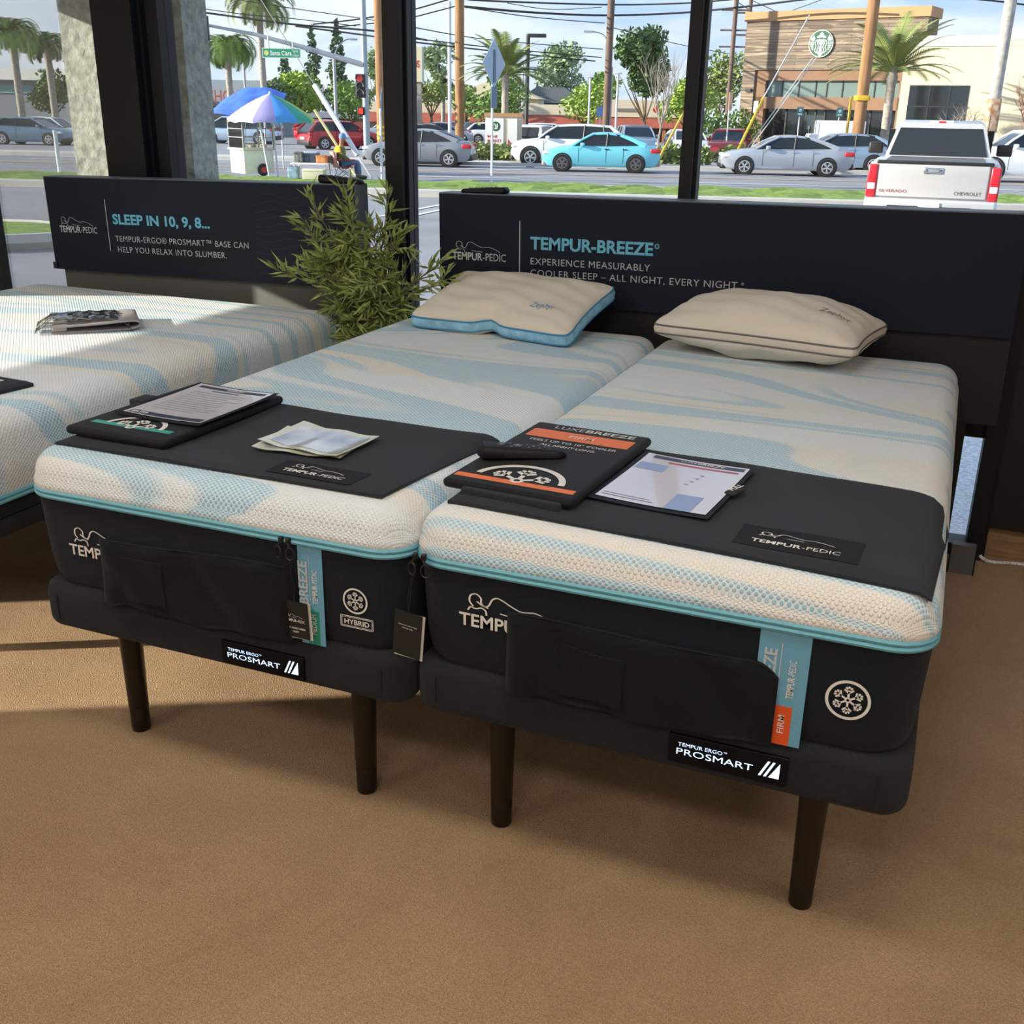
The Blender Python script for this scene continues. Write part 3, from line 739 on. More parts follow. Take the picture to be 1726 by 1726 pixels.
rnd = random.Random(3)
lines_ = [(0.10+0.02*rnd.random(), 0.78-0.055*i, 0.66+0.25*rnd.random(), 0.790-0.055*i) for i in range(11)]
price_sheet('curled price sheet in a clear sleeve on the middle bed with the turquoise-banded pad', (-0.872, 0.222, ZT+0.040), radians(-2.2), 0.228, 0.282, 0.010,
            [(m_navy, [(0.06, 0.90, 0.95, 0.955), (0.05, 0.02, 0.97, 0.095)]), (m_slate, [(0.30, 0.84, 0.66, 0.865)]), (m_tx, lines_)], [('BREEZE', 0.44, 0.912, 0.012, 0.02, 0.05), ('$5,599', 0.07, 0.035, 0.016, 0.03, 0.045)])
price_sheet('glossy price sheet with a red stripe lying beside the orange-banded pad', (0.312, 0.196, ZT+0.0185), radians(-5.4), 0.226, 0.300, 0.008,
            [(m_navy, [(0.08, 0.915, 0.97, 0.975)]), (m_red, [(0.26, 0.855, 0.94, 0.885)]), (m_lb, [(0.02, 0.66, 0.30, 0.80), (0.62, 0.0, 0.86, 0.30)]), (m_tx, [(0.58, 0.50, 0.62, 0.515), (0.60, 0.57, 0.64, 0.585), (0.62, 0.64, 0.66, 0.655), (0.64, 0.71, 0.68, 0.725), (0.03, 0.05, 0.5, 0.062), (0.03, 0.09, 0.45, 0.10)])],
            [('LUXE', 0.36, 0.930, 0.014, 0.0, 0.034), ('BREEZE', 0.52, 0.930, 0.014, 0.025, 0.058)])
# pull tab
t = thing('pull_tab', 'small black tab reading PULL sticking out beside the glossy price sheet', 'tab', (0.552, 0.305, ZT+0.016), radians(62))
mb = MB(); mb.rbox(0, -0.012, 0, 0.046, 0.012, 0.006, 0.008, 0.0025, 5, 3, TR(0, 0, 0.003, ry=-0.12)); mb.build('loop', m_mat, t)
mb = MB(); put_text(mb, 'PULL', 0.018, lambda a, b: Vector((0.008+a, -0.006+b, 0.0145+0.1*a)), 0.02, 0.034); mb.build('lettering', m_white, t, smooth=0)

# loose leaflets
m_leaf = mk('leaflet_print', 'd3d6df', rough=0.2, coat=0.7, noise=(9, 0.2, '7d8598'))
def leaflet(label, o, ang, curl, sw, seed):
    t = thing('leaflet', label, 'leaflet', o, ang)
    def C(x, y, z=0): return Vector((x, y, 0.002+z+curl*(max(0, -x/0.1)**2)+0.4*curl*(y/0.09)**2+0.002*sin(x*60+seed)))
    mb = MB()
    for z in (0.0, -0.0012): rectflat(mb, -0.105, -0.085, 0.105, 0.085, lambda x, y: C(x, y, z), 14, 10)
    mb.build('sheet', mk('leaflet_stock', 'c9c8b4', rough=0.3, coat=0.5), t, smooth=60)
    mb = MB(); rectflat(mb, -0.085, -0.066, 0.095, 0.066, lambda x, y: C(x, y, 0.0008), 14, 10); mb.build('printed_photo', m_leaf, t, smooth=60)
zc = ZT+0.019
leaflet('glossy printed leaflet lying on top of its twin on the middle foot cover', (-0.362, 0.268, zc+0.004), radians(-4), 0.006, 0, 1)
leaflet('glossy printed leaflet peeking out underneath another one on the middle foot cover', (-0.372, 0.256, zc), radians(6), 0.005, 0, 3)

# remotes
m_rem = mk('remote_plastic', '151619', rough=0.55, spec=0.3); m_btn = mk('remote_buttons', '4a4d53', rough=0.5); m_mark = mk('remote_marks', '9aa0a6', rough=0.6)
def remote(label, o, ang, ln=0.165, wd=0.046, tilt=0.0, th=0.021):
    t = thing('remote_control', label, 'remote control', o, ang)
    T = TR(0, 0, 0, ry=tilt); mb = MB(); rings = []
    N = 16
    for i in range(N+1):
        u = i/N; x = -ln/2+ln*u; ww = wd*(1.0-0.32*u)*0.5; hh = th*(1.0-0.42*u); e = min(1, min(u, 1-u)/0.06+0.12); e = sqrt(e)
        rings.append([(x, y*ww*e, hh*z*e+hh*(1-e)*0.3) for y, z in ((-1, .25), (-1, .72), (-.82, .95), (-.4, 1.0), (.4, 1.0), (.82, .95), (1, .72), (1, .25), (.7, 0), (-.7, 0))])
    mb.loft(rings, T=T); b = mb.build('casing', m_rem, t, smooth=50)
    def hz(x): return th*(1.0-0.42*(x+ln/2)/ln)
    spots = [(-0.045, 0.0, 0.008), (-0.024, 0.010, 0.0035), (-0.024, -0.010, 0.0035), (-0.032, 0.011, 0.003), (-0.010, 0, 0.010), (0.012, 0.009, 0.0032), (0.012, -0.009, 0.0032), (0.024, 0.0, 0.0035), (0.036, 0.008, 0.003), (0.036, -0.008, 0.003), (0.048, 0.0, 0.003), (0.058, 0.006, 0.0026), (0.058, -0.006, 0.0026)]
    for x, y, r in spots:
        mb = MB(); mb.lathe([(r, 0), (r, 0.0018), (r*0.8, 0.0026)], 14, T @ TR(x, y, hz(x)-0.0004)); mb.build('button', m_btn, t)
    mb = MB()
    for x, y, r in spots[:9]: ringflat(mb, x, y, 0.0006, r*0.35, lambda a, b, x=x: T @ Vector((a, b, hz(x)+0.0025)), 6)
    mb.build('markings', m_mark, t, smooth=0)
    return t
remote('black remote control lying on the orange-banded display pad', (0.110, 0.312, ZT+0.0375), radians(30), 0.190, 0.060, radians(2), 0.031)

# ------------------------------------------------------------------ pillows
def pillow_fn(a, b, Ht, Hb, gus, dent=0.0, pw=2.6):
    def edge(u, v):
        # superelliptic outline pulled in between the corners
        x = a*u*(1-0.045*(1-abs(v))**0.7*0-0.05*(1-v*v)*abs(u)**6*0); y = b*v
        x *= 1-0.06*(1-abs(v)**2)*abs(u)**3; y *= 1-0.075*(1-abs(u)**2)*abs(v)**3
        k = max(0, abs(u)+abs(v)-1.72)/0.28; x *= 1-0.05*k*k; y *= 1-0.06*k*k
        y += dent*math.exp(-(u/0.13)**2)*(1-v)/2
        return x, y
    def hgt(u, v, H):
        k = max(0, 1-abs(u)**pw)**0.55*max(0, 1-abs(v)**pw)**0.55
        wr = 0.003*sin(u*14+v*3)*(1-v)*0.5+0.0025*sin(v*16+u*5)+0.004*sin(u*7-v*4)
        return H*k+wr*min(1, k*2.2)
    def top(u, v, z=0): x, y = edge(u, v); return Vector((x, y, gus/2+hgt(u, v, Ht)+z))
    def bot(u, v, z=0): x, y = edge(u, v); return Vector((x, y, -gus/2-hgt(u, v, Hb)))
    return edge, top, bot
def pillow(label, T, a, b, Ht, Hb, gus, side_mat, pip_mat, word_mat, wu, dent=0.0, pw=2.6):
    t = thing('pillow', label, 'pillow'); t.matrix_world = T
    edge, top, bot = pillow_fn(a, b, Ht, Hb, gus, dent, pw)
    m_pl = mk('pillow_cotton', 'd9d1c4', rough=0.9, bump=(14, 0.25), sheen=0.1)
    n = 40
    def g(i): u = -1+2*i/n; return math.copysign(abs(sin(u*pi/2)), u)
    for nm, fn in (('top_panel', top), ('bottom_panel', bot)):
        mb = MB(); vs = [fn(g(i), g(j)) for j in range(n+1) for i in range(n+1)]
        fs = [(j*(n+1)+i, j*(n+1)+i+1, (j+1)*(n+1)+i+1, (j+1)*(n+1)+i) for j in range(n) for i in range(n)]
        mb.add(vs, fs if nm == 'top_panel' else [f[::-1] for f in fs]); mb.build(nm, m_pl, t, smooth=80)
    per = [(g(i), -1) for i in range(n)]+[(1, g(i)) for i in range(n)]+[(g(i), 1) for i in range(n, 0, -1)]+[(-1, g(i)) for i in range(n, 0, -1)]
    lo, hi, mid = [], [], []
    for k, (u, v) in enumerate(per):
        x, y = edge(u, v); lo.append(Vector((x, y, -gus/2))); hi.append(Vector((x, y, gus/2)))
        nrm = Vector((x/a**2, y/b**2, 0)); nrm.normalize(); mid.append(Vector((x, y, 0.0016*sin(k*1.7)))+nrm*(0.005+0.0018*sin(k*2.3)))
    mb = MB(); mb.loft([lo, mid, hi], True, (False, False)); mb.build('gusset', side_mat, t, smooth=80)
    for ring in (lo, hi):
        mb = MB(); mb.tube(ring, 0.0032, 6, closed=True); mb.build('piping', pip_mat, t)
    mb = MB(); u0, v0, su, ang = wu
    put_text(mb, 'Zephyr', 0.043, lambda p, q: top(u0+(p*cos(ang)-q*sin(ang))/a, v0+(p*sin(ang)+q*cos(ang))/b, 0.0016), 0.0, su); mb.build('lettering', word_mat, t, smooth=0)
    return t
m_gus1 = mk('blue_gusset', '93c6e2', rough=0.8, noise=(30, 0.2), bump=(40, 0.3)); m_pipb = mk('blue_cord', '3f86ad', rough=0.7); m_pipg = mk('grey_cord', '6b6468', rough=0.7); m_gus2 = mk('cream_gusset', 'd2c8ba', rough=0.9, bump=(40, 0.4))
m_wb = mk('blue_embroidery', '5c9cc0', rough=0.8); m_wg = mk('grey_embroidery', '8c8683', rough=0.8)
pillow('white pillow with sky-blue edge and blue stitched word leaning on the headboard', frame((-0.502, 1.756, 0.818), (0.615, -0.085, 0.0), (0.05, 0.34, 0.108)), 0.318, 0.194, 0.055, 0.030, 0.036, m_gus1, m_pipb, m_wb, (0.40, -0.50, 0.098, -0.06), 0.035)
pillow('plump white pillow with grey piping on the right-hand bed', frame((0.385, 1.752, 0.822), (0.70, -0.12, 0.0), (0.12, 0.70, 0.03)), 0.330, 0.195, 0.100, 0.078, 0.026, m_gus2, m_pipg, m_wg, (0.52, -0.34, 0.105, -0.08), 0.0, 2.0)

# ------------------------------------------------------------------ headboards
m_hb = mk('navy_black_laminate', '091326', rough=0.55, spec=0.28); m_hbe = mk('grey_edge_laminate', '5b656f', rough=0.5); m_hblow = mk('warm_grey_panel', '565752', rough=0.7)
m_hblow2 = mk('black_lower_panel', '0b0d12', rough=0.6); m_cyan = mk('cyan_print', '67b5d4', rough=0.5); m_wave = mk('faint_wave_print', '1b2029', rough=0.5)
def headboard(label, o, ty, w, ztop, zmid, zlow, low_in, low_mat, edge_right):
    """o = bottom-left front corner on the floor"""
    t = thing('headboard', label, 'headboard', o); t.rotation_euler = (0, ty, 0)
    mb = MB(); mb.box(0, 0, zmid, w, 0.105, ztop); mb.build('upper_panel', m_hb, t, smooth=0)
    mb = MB(); mb.box(-0.001, 0.002, ztop, w+0.001, 0.105, ztop+0.004)
    if edge_right: mb.box(w, 0.006, zmid, w+0.003, 0.103, ztop)
    mb.build('edge_trim', m_hbe, t, smooth=0)
    mb = MB(); mb.box(low_in, 0.02, zlow, w-low_in*0.3, 0.09, zmid); mb.build('lower_panel', low_mat, t, smooth=0)
    for x in (0.06, w-0.14):
        mb = MB(); mb.box(x, 0.03, -0.0, x+0.05, 0.085, zlow); mb.build('leg', m_blackp, t, smooth=0)
    return t
hb2 = headboard('long black headboard with blue and white lettering behind the two front beds', (-0.875, 1.972, 0), -0.0115, 1.985, 1.166, 0.79, 0.502, 0.0, m_hblow2, False)
hb0 = headboard('black headboard reading SLEEP IN behind the wide bed by the left window', (-2.735, 1.955, 0), -0.0165, 1.515, 1.155, 0.770, 0.30, 0.028, m_hblow, True)
mb = MB(); mb.box(-0.008, -0.006, 0.772, 0.012, 0.03, 0.80); mb.build('clip', m_blackp, hb0, smooth=0)
def hbtext(t, x0, size, lines_c, lines_w, emblem_at, bar):
    fn = lambda a, b: Vector((a, -0.0008, b))
    mb = MB()
    ex, ez, ew = emblem_at
    sleeper(mb, ex+ew*0.06, ez+0.030*ew/0.2, ew*0.84, fn, 0.03); put_text(mb, 'TEMPUR', 0.036*ew/0.2, lambda a, b: fn(ex+a, ez+b), 0.022, ew*0.565); put_text(mb, '-PEDIC', 0.036*ew/0.2, lambda a, b: fn(ex+ew*0.575+a, ez+b), 0.0, ew*0.425)
    m_sil = mk('silver_print', 'b9bdc2', rough=0.5); mb.build('maker_emblem', m_sil, t, smooth=0)
    mb = MB(); rectflat(mb, bar[0], bar[1], bar[0]+0.0035, bar[2], fn); mb.build('divider_line', m_sil, t, smooth=0)
    mb = MB()
    for s, x, z, sz, ww in lines_w: put_text(mb, s, sz, lambda a, b, x=x, z=z: fn(x+a, z+b), -0.004, ww, space=1.08)
    mb.build('lettering', mk('silver_print', 'b9bdc2', rough=0.5), t, smooth=0)
    mb = MB()
    for s, x, z, sz, ww in lines_c: put_text(mb, s, sz, lambda a, b, x=x, z=z: fn(x+a, z+b), 0.03, ww)
    mb.build('lettering', m_cyan, t, smooth=0)
hbtext(hb2, 0, 0, [('TEMPUR-BREEZE', 0.362, 0.986, 0.060, 0.455), ('\u00ae', 0.822, 1.009, 0.022, None)],
       [('EXPERIENCE MEASURABLY', 0.364, 0.931, 0.034, 0.445), ('COOLER SLEEP \u2013 ALL NIGHT, EVERY NIGHT.', 0.364, 0.890, 0.034, 0.760), ('\u00ae', 1.128, 0.903, 0.014, None)], (0.052, 0.934, 0.215), (0.319, 0.872, 1.082))
hbtext(hb0, 0, 0, [('SLEEP IN 10, 9, 8...', 0.347, 0.974, 0.056, 0.495)],
       [('TEMPUR-ERGO\u00ae PROSMART\u2122 BASE CAN', 0.350, 0.902, 0.034, 0.672), ('HELP YOU RELAX INTO SLUMBER.', 0.357, 0.858, 0.034, 0.555)], (0.052, 0.930, 0.205), (0.315, 0.862, 1.072))
mb = MB()
for k in range(12):
    z = 0.80+k*0.028; ribbon(mb, [(1.06+0.40*i/40, z+0.008*sin(i*0.33+k*0.5)) for i in range(41)], 0.0016, lambda a, b: Vector((a, -0.0006, b)))
mb.build('wave_print', m_wave, hb0, smooth=0)
mb = MB(); rectflat(mb, 0.48, 0.82, 1.03, 0.955, lambda a, b: Vector((a, -0.0004, b))); mb.build('patch', mk('patched_print', '070d19', rough=0.55, spec=0.28), hb0, smooth=0)
remote('black remote control on top of the headboard with the SLEEP IN lettering', (-1.322, 2.010, 1.182), radians(2), 0.190, 0.062, 0.012, 0.030)
remote('black remote control on top of the long headboard behind the front beds', (-0.725, 2.02, 1.171), radians(182), 0.185, 0.056, 0.012, 0.024)
# small grey block under the glazing and the white cord on the carpet
t = thing('floor_block', 'small grey metal block standing on the carpet by the dark window frame', 'block', (1.035, 1.978, 0))
mb = MB(); mb.box(0, 0, 0, 0.077, 0.035, 0.104); mb.build('body', mk('grey_metal', '5d5a5b', rough=0.5), t, smooth=0)
for x in (-0.004, 0.077): mb = MB(); mb.box(x, -0.002, 0, x+0.004, 0.037, 0.106); mb.build('edge_strip', m_black, t, smooth=0)
mb = MB(); cp = spl([(1.118, 2.155, 0.03), (1.16, 2.12, 0.008), (1.25, 2.14, 0.006), (1.40, 2.15, 0.006), (1.7, 2.12, 0.006), (2.2, 2.10, 0.006)], 10)
mb.tube(cp, 0.006, 8); o = mb.build('braided_cord', mk('white_braid', 'cfcfcc', rough=0.8, noise=(160, 0.45)), None)
tag(o, 'white braided cord lying along the timber plinth on the carpet', 'cord')

# ------------------------------------------------------------------ packet, mat on the queen bed
t = thing('folded_strap', 'folded grey fabric strap in a clear crinkled plastic bag on the wide left bed', 'packet', (-1.83, 1.17, 0.732), radians(42))
m_strap = fabric_mat('grey_strap_fabric', 'a8a3a6', sc=900, strength=0.5)
mb = MB(); rings = []
for i in range(25):
    u = i/24; a = u*pi-0; x = 0.135*cos(a)*1.0
prof = spl([(-0.13, 0.0), (0.02, 0.0), (0.125, 0.004), (0.15, 0.018), (0.13, 0.030), (0.02, 0.024), (-0.13, 0.018)], 6)
mb.loft([[(p.x, -0.11, p.y), (p.x, -0.11, p.y+0.006), (p.x*0.96, 0.11, p.y+0.006), (p.x*0.96, 0.11, p.y)] for p in prof]); mb.build('folded_cloth', m_strap, t, smooth=50)
mb = MB(); n = 18; rr = random.Random(9); vs = []
for j in range(n+1):
    for i in range(n+1):
        u, v = i/n, j/n; e = min(u, 1-u, v, 1-v)
        z = 0.004+min(1, e*6)*0.036+rr.uniform(-0.0035, 0.0035)*min(1, e*10)
        vs.append((-0.185+0.31*u, -0.125+0.25*v, z))
mb.add(vs, [(j*(n+1)+i, j*(n+1)+i+1, (j+1)*(n+1)+i+1, (j+1)*(n+1)+i) for j in range(n) for i in range(n)])
mb.build('plastic_bag', glass_mat('clear_plastic', (0.97, 0.97, 0.98), 2.2, 1.5, 0.08), t, smooth=0)
tq, Pq = None, None
t = thing('foot_cover', 'black padded cover at the near end of the wide left bed', 'bed cover')
o, Pq = draped('woven_panel', [(-1.95, 0.16), (-1.42, 0.18), (-1.385, 0.452), (-1.97, 0.46)], tz0, 0.016, 0.002, 7, mat=m_mat, parent=t)
t = thing('paper_card', 'white paper card lying on the black cover of the wide left bed', 'paper')
mb = MB(); rectflat(mb, 0.25, 0.25, 0.90, 0.86, lambda u, v: Pq(u, v, 0.0015), 6, 4); mb.build('sheet', mk('white_paper', 'e2e2de', rough=0.5), t, smooth=0)

# ------------------------------------------------------------------ bamboo in a pot between the beds
t = thing('potted_bamboo', 'bushy potted bamboo plant between the two headboards', 'plant', (-1.105, 1.82, 0))
mb = MB(); mb.lathe([(0.085, 0), (0.105, 0.02), (0.125, 0.24), (0.132, 0.25), (0.120, 0.25), (0.112, 0.22), (0.0, 0.22)], 28, caps=(True, False)); mb.build('pot', mk('dark_pot', '1d1c1b', rough=0.5), t)
rb = random.Random(21)
sm = MB(); lf = MB()
def leaf(mb, p, d, ln, wd):
    d = d.normalized(); s = d.cross(Vector((rb.uniform(-1, 1), rb.uniform(-1, 1), rb.uniform(-.3, 1))))
    if s.length < 0.05: s = d.orthogonal()
    s.normalize(); nn = d.cross(s)
    mb.add([p, p+d*ln*0.35+s*wd+nn*0.003, p+d*ln-Vector((0, 0, ln*0.10)), p+d*ln*0.35-s*wd+nn*0.003, p+d*ln*0.4-nn*0.002], [(0, 1, 4), (1, 2, 4), (2, 3, 4), (3, 0, 4)])
def spray(p, d, ln, nleaf):
    pts = [p]; q = p.copy(); dd = d.normalized()
    for i in range(5):
        dd = (dd+Vector((rb.uniform(-.25, .25), rb.uniform(-.25, .25), rb.uniform(-.2, .12)))).normalized(); q = q+dd*ln/5; pts.append(q.copy())
    sm.tube(pts, [0.0022, 0.002, 0.0018, 0.0015, 0.0012, 0.0008], 5)
    for i in range(nleaf):
        k = rb.uniform(0.8, 5); a = pts[int(k)]; b = pts[min(int(k)+1, 5)]; pp = a.lerp(b, k % 1)
        leaf(lf, pp, dd+Vector((rb.uniform(-1, 1), rb.uniform(-1, 1), rb.uniform(-.7, .8)))*0.9, rb.uniform(0.04, 0.085), rb.uniform(0.0045, 0.008))
for k in range(12):
    a = rb.uniform(0, 2*pi); r0 = rb.uniform(0, 0.05); top = Vector((rb.uniform(-0.16, 0.11), rb.uniform(-0.10, 0.10), rb.uniform(0.82, 1.06)))
    b0 = Vector((r0*cos(a), r0*sin(a), 0.21)); mid = Vector((top.x*0.25+b0.x*0.5, top.y*0.25+b0.y*0.5, 0.62))
    cane = spl([b0, b0.lerp(mid, 0.5), mid, mid.lerp(top, 0.55)+Vector((0, 0, 0.05)), top], 5)
    sm.tube(cane, [0.0065-0.0045*i/(len(cane)-1) for i in range(len(cane))], 6)
    for i in range(4, len(cane), 1):
        for q in range(2):
            if cane[i].z < 0.42: continue
            spray(cane[i], Vector((rb.uniform(-1, 1), rb.uniform(-1, .5), rb.uniform(-.1, .9))), rb.uniform(0.06, 0.13), 8)
for tgt in ((-0.31, -0.05, 0.86), (0.28, -0.02, 0.92), (0.31, -0.04, 0.87), (-0.18, -0.06, 1.11), (-0.06, -0.04, 1.16), (-0.21, -0.06, 1.02), (0.06, 0.05, 1.13)):
    tg = Vector(tgt); st = Vector((0.02*rb.uniform(-1, 1), 0, 0.62)); br = spl([st, st.lerp(tg, 0.5)+Vector((0, 0, 0.05)), tg], 6)
    sm.tube(br, 0.0022, 5)
    for i in range(4, len(br)): spray(br[i], (tg-st)+Vector((0, 0, rb.uniform(-.1, .1))), 0.07, 5)
# thick woody stump canes
for dx, dy in ((0.02, -0.02), (0.045, 0.0), (0.0, 0.02)):
    sm.tube([(dx, dy, 0.21), (dx+0.008, dy, 0.5), (dx-0.002, dy, 0.93)], [0.010, 0.0085, 0.004], 7)
sm.build('canes', mk('bamboo_cane', '6d6a4c', rough=0.6, noise=(30, 0.3)), t)
lf.build('leaves', mk('bamboo_leaf', '93a25c', rough=0.6, noise=(40, 0.3)), t, smooth=0)

# ================================================================== outside
ROAD = 0.288
E1 = Vector((cos(ROAD), sin(ROAD), 0)); E2 = Vector((-sin(ROAD), cos(ROAD), 0))
def gz(s):
    if s < 3: return -0.04
    if s < 40: return -0.04-(s-3)*0.0189
    return -0.739-(s-40)*0.009
def OP(t, s, h=0.0):
    p = E1*t+E2*s; return Vector((p.x, p.y, gz(s)+h))
def strip(name, mat, s0, s1, t0, t1, lift, ns=8, nt=1, parent=None, kind='structure', bumpy=0.0, slack=0.0):
    mb = MB(); rr = random.Random(5); vs = []
    ss = sorted(set([s0+(s1-s0)*i/ns for i in range(ns+1)]+[x for x in (3.0, 40.0) if s0 < x < s1]))
    for s in ss:
        for j in range(nt+1):
            t = t0+(t1-t0)*j/nt; vs.append(OP(t, s, lift+(rr.uniform(-bumpy, bumpy) if bumpy else 0)))
    k = nt+1
    mb.add(vs, [(i*k+j, i*k+j+1, (i+1)*k+j+1, (i+1)*k+j) for i in range(len(ss)-1) for j in range(nt)])
    return mb.build(name, mat, parent, smooth=0, kind=kind)
m_asph = mk('asphalt', '8a8a90', rough=0.9, noise=(0.8, 0.14), bump=(30, 0.15))
m_lot = mk('lot_asphalt', '8f8f95', rough=0.9, noise=(0.5, 0.16), bump=(30, 0.15))
m_conc = mk('concrete', 'c3bfb9', rough=0.9, noise=(2, 0.08))
m_paintw = mk('road_paint_white', 'e6e6e6', rough=0.8); m_painty = mk('road_paint_yellow', 'd9a94c', rough=0.8)
m_grass = mk('grass_turf', '8ba346', rough=0.95, noise=(6, 0.3, '5f7d2c'), bump=(25, 0.8))
m_steel = mk('galvanised_steel', 'a9adb3', rough=0.45, metal=0.5); m_wpole = mk('white_painted_pole', 'd8dade', rough=0.6)
m_dark = mk('dark_metal', '2e3136', rough=0.5); m_yel = mk('yellow_guard', 'e2b92c', rough=0.5)
m_pole = mk('utility_pole_wood', '97704d', rough=0.85, noise=(6, 0.3), scale3=(1, 1, 0.15)); m_pole2 = mk('dark_pole_wood', '6d5b52', rough=0.85, noise=(6, 0.3), scale3=(1, 1, 0.15))

# ground surfaces (from the shop window outward)
mb = MB(); mb.add([(-60, 2.30, -0.05), (60, 2.30, -0.05), (60, 4.2, -0.06), (-60, 4.2, -0.06)], [(0, 1, 2, 3)])
mb.build('sidewalk', mk('exposed_aggregate', 'efeff1', rough=0.9, noise=(60, 0.35)), kind='structure', smooth=0)
strip('parking_lot_ground', m_lot, -14, 23.0, -70, 70, -0.06, 10)
strip('road_ground', m_asph, 28.2, 42.7, -160, 160, -0.02, 6)
strip('far_ground', m_lot, 42.7, 260, -240, 240, 0.02, 10)
strip('sidewalk_far', m_conc, 42.7, 45.2, -160, 160, 0.11, 2)
mb = MB(); mb.box(-160, 42.55, 0, 160, 42.75, 0.13, TR(0, 0, 0)); o = mb.build('curb_far', m_conc, kind='structure', smooth=0)
o.rotation_euler = (0, 0, ROAD); o.location = (0, 0, gz(42.6))
mb = MB(); mb.box(-160, 22.6, -0.05, 160, 23.1, 0.10); o = mb.build('curb_near', m_conc, kind='structure', smooth=0); o.rotation_euler = (0, 0, ROAD); o.location = (0, 0, gz(22.9))
o = strip('grass_verge', m_grass, 23.1, 28.2, -60, 60, 0.06, 8, 260, kind='stuff', bumpy=0.05); tag(o, 'strip of short green grass along the near side of the street', 'grass')
mb = MB()
vs = [];
isl = [(-30, 9.8), (-9.2, 9.8), (-7.2, 10.2), (-6.4, 11.0), (-6.6, 12.0), (-7.6, 12.5), (-30, 12.7)]
mb.add([OP(t, s, 0.10) for t, s in isl], [tuple(range(len(isl)))])
o = mb.build('grass_island', m_grass, kind='stuff', smooth=0); tag(o, 'green grass island with a curb in the parking lot at the left', 'grass')
mb = MB(); mb.tube([OP(t, s, 0.03) for t, s in isl], 0.11, 6); mb.build('curb_island', m_conc, kind='structure')
mb = MB()
for s, w in ((36.15, 0.12), (36.45, 0.12)): mb.add([OP(-160, s-w/2, 0.0), OP(160, s-w/2, 0.0), OP(160, s+w/2, 0.0), OP(-160, s+w/2, 0.0)], [(0, 1, 2, 3)])
mb.build('road_line_yellow', m_painty, kind='structure', smooth=0)
mb = MB()
for k in range(-9, 10):
    t = k*9.0+2.0; mb.add([OP(t, 32.2, 0), OP(t+4.2, 32.2, 0), OP(t+4.2, 32.4, 0), OP(t, 32.4, 0)], [(0, 1, 2, 3)])
    mb.add([OP(t+1, 39.6, 0), OP(t+4.2, 39.6, 0), OP(t+4.2, 39.8, 0), OP(t+1, 39.8, 0)], [(0, 1, 2, 3)])
mb.add([OP(-160, 28.9, 0), OP(160, 28.9, 0), OP(160, 29.1, 0), OP(-160, 29.1, 0)], [(0, 1, 2, 3)])
mb.build('road_line_white', m_paintw, kind='structure', smooth=0)
mb = MB()
def lot_line(a, b, w=0.11):
    A_, B_ = OP(*a, -0.05), OP(*b, -0.05); d = (B_-A_); q = Vector((-d.y, d.x, 0)).normalized()*w/2; mb.add([A_-q, A_+q, B_+q, B_-q], [(0, 1, 2, 3)])
for k in range(-8, 10):
    off = k*5.6
    lot_line((-3.8+off, 17.0), (-3.1+off, 21.6)); lot_line((-3.35+off, 17.0), (-2.65+off, 21.6))
    lot_line((-3.9+off, 9.0), (-3.3+off, 13.5))
mb.build('lot_line_white', m_paintw, kind='structure', smooth=0)

# stucco pillar outside the window and the flat canopy it carries
m_stucco = mk('rough_stucco', 'aeb0a6', rough=0.95, noise=(28, 0.22, '7f837c'), bump=(24, 1.0))
m_stblue = m_stucco
mb = MB(); mb.box(-3.27, 2.70, -0.06, -2.545, 2.885, 3.4); mb.build('pillar_stucco', m_stucco, kind='structure', smooth=0)

# ------------------------------------------------------------------ vegetation
rt = random.Random(11)
def leafblob(mb, c, r, n, sz, rr, squash=1.0):
    for i in range(n):
        while True:
            v = Vector((rr.uniform(-1, 1), rr.uniform(-1, 1), rr.uniform(-1, 1)))
            if 0.25 < v.length < 1: break
        p = Vector((c[0]+v.x*r[0], c[1]+v.y*r[1], c[2]+v.z*r[2]))
        a = Vector((rr.gauss(0, 1), rr.gauss(0, 1), rr.gauss(0, 1)*squash)).normalized(); b = a.orthogonal().normalized(); k = sz*rr.uniform(0.6, 1.3)
        mb.add([p-a*k, p+b*k*0.55, p+a*k, p-b*k*0.55], [(0, 1, 2, 3)])
m_bark = mk('bark', '6f5b48', rough=0.9, noise=(8, 0.3)); m_barkg = mk('grey_bark', 'a39a90', rough=0.9, noise=(8, 0.25)); m_barkr = mk('reddish_bark', '8a6a58', rough=0.9, noise=(8, 0.25))
GREENS = {'dark': ('5f7a44', '3c5530'), 'mid': ('84a04e', '587a3a'), 'olive': ('97a35c', '6a7a46'), 'lime': ('aabc50', '76963c'), 'pine': ('5a7350', '3a5038'), 'grey': ('9dae84', '748764')}
def green(k): return mk('foliage_'+k, GREENS[k][0], rough=0.85, noise=(0.9, 0.3, GREENS[k][1]))
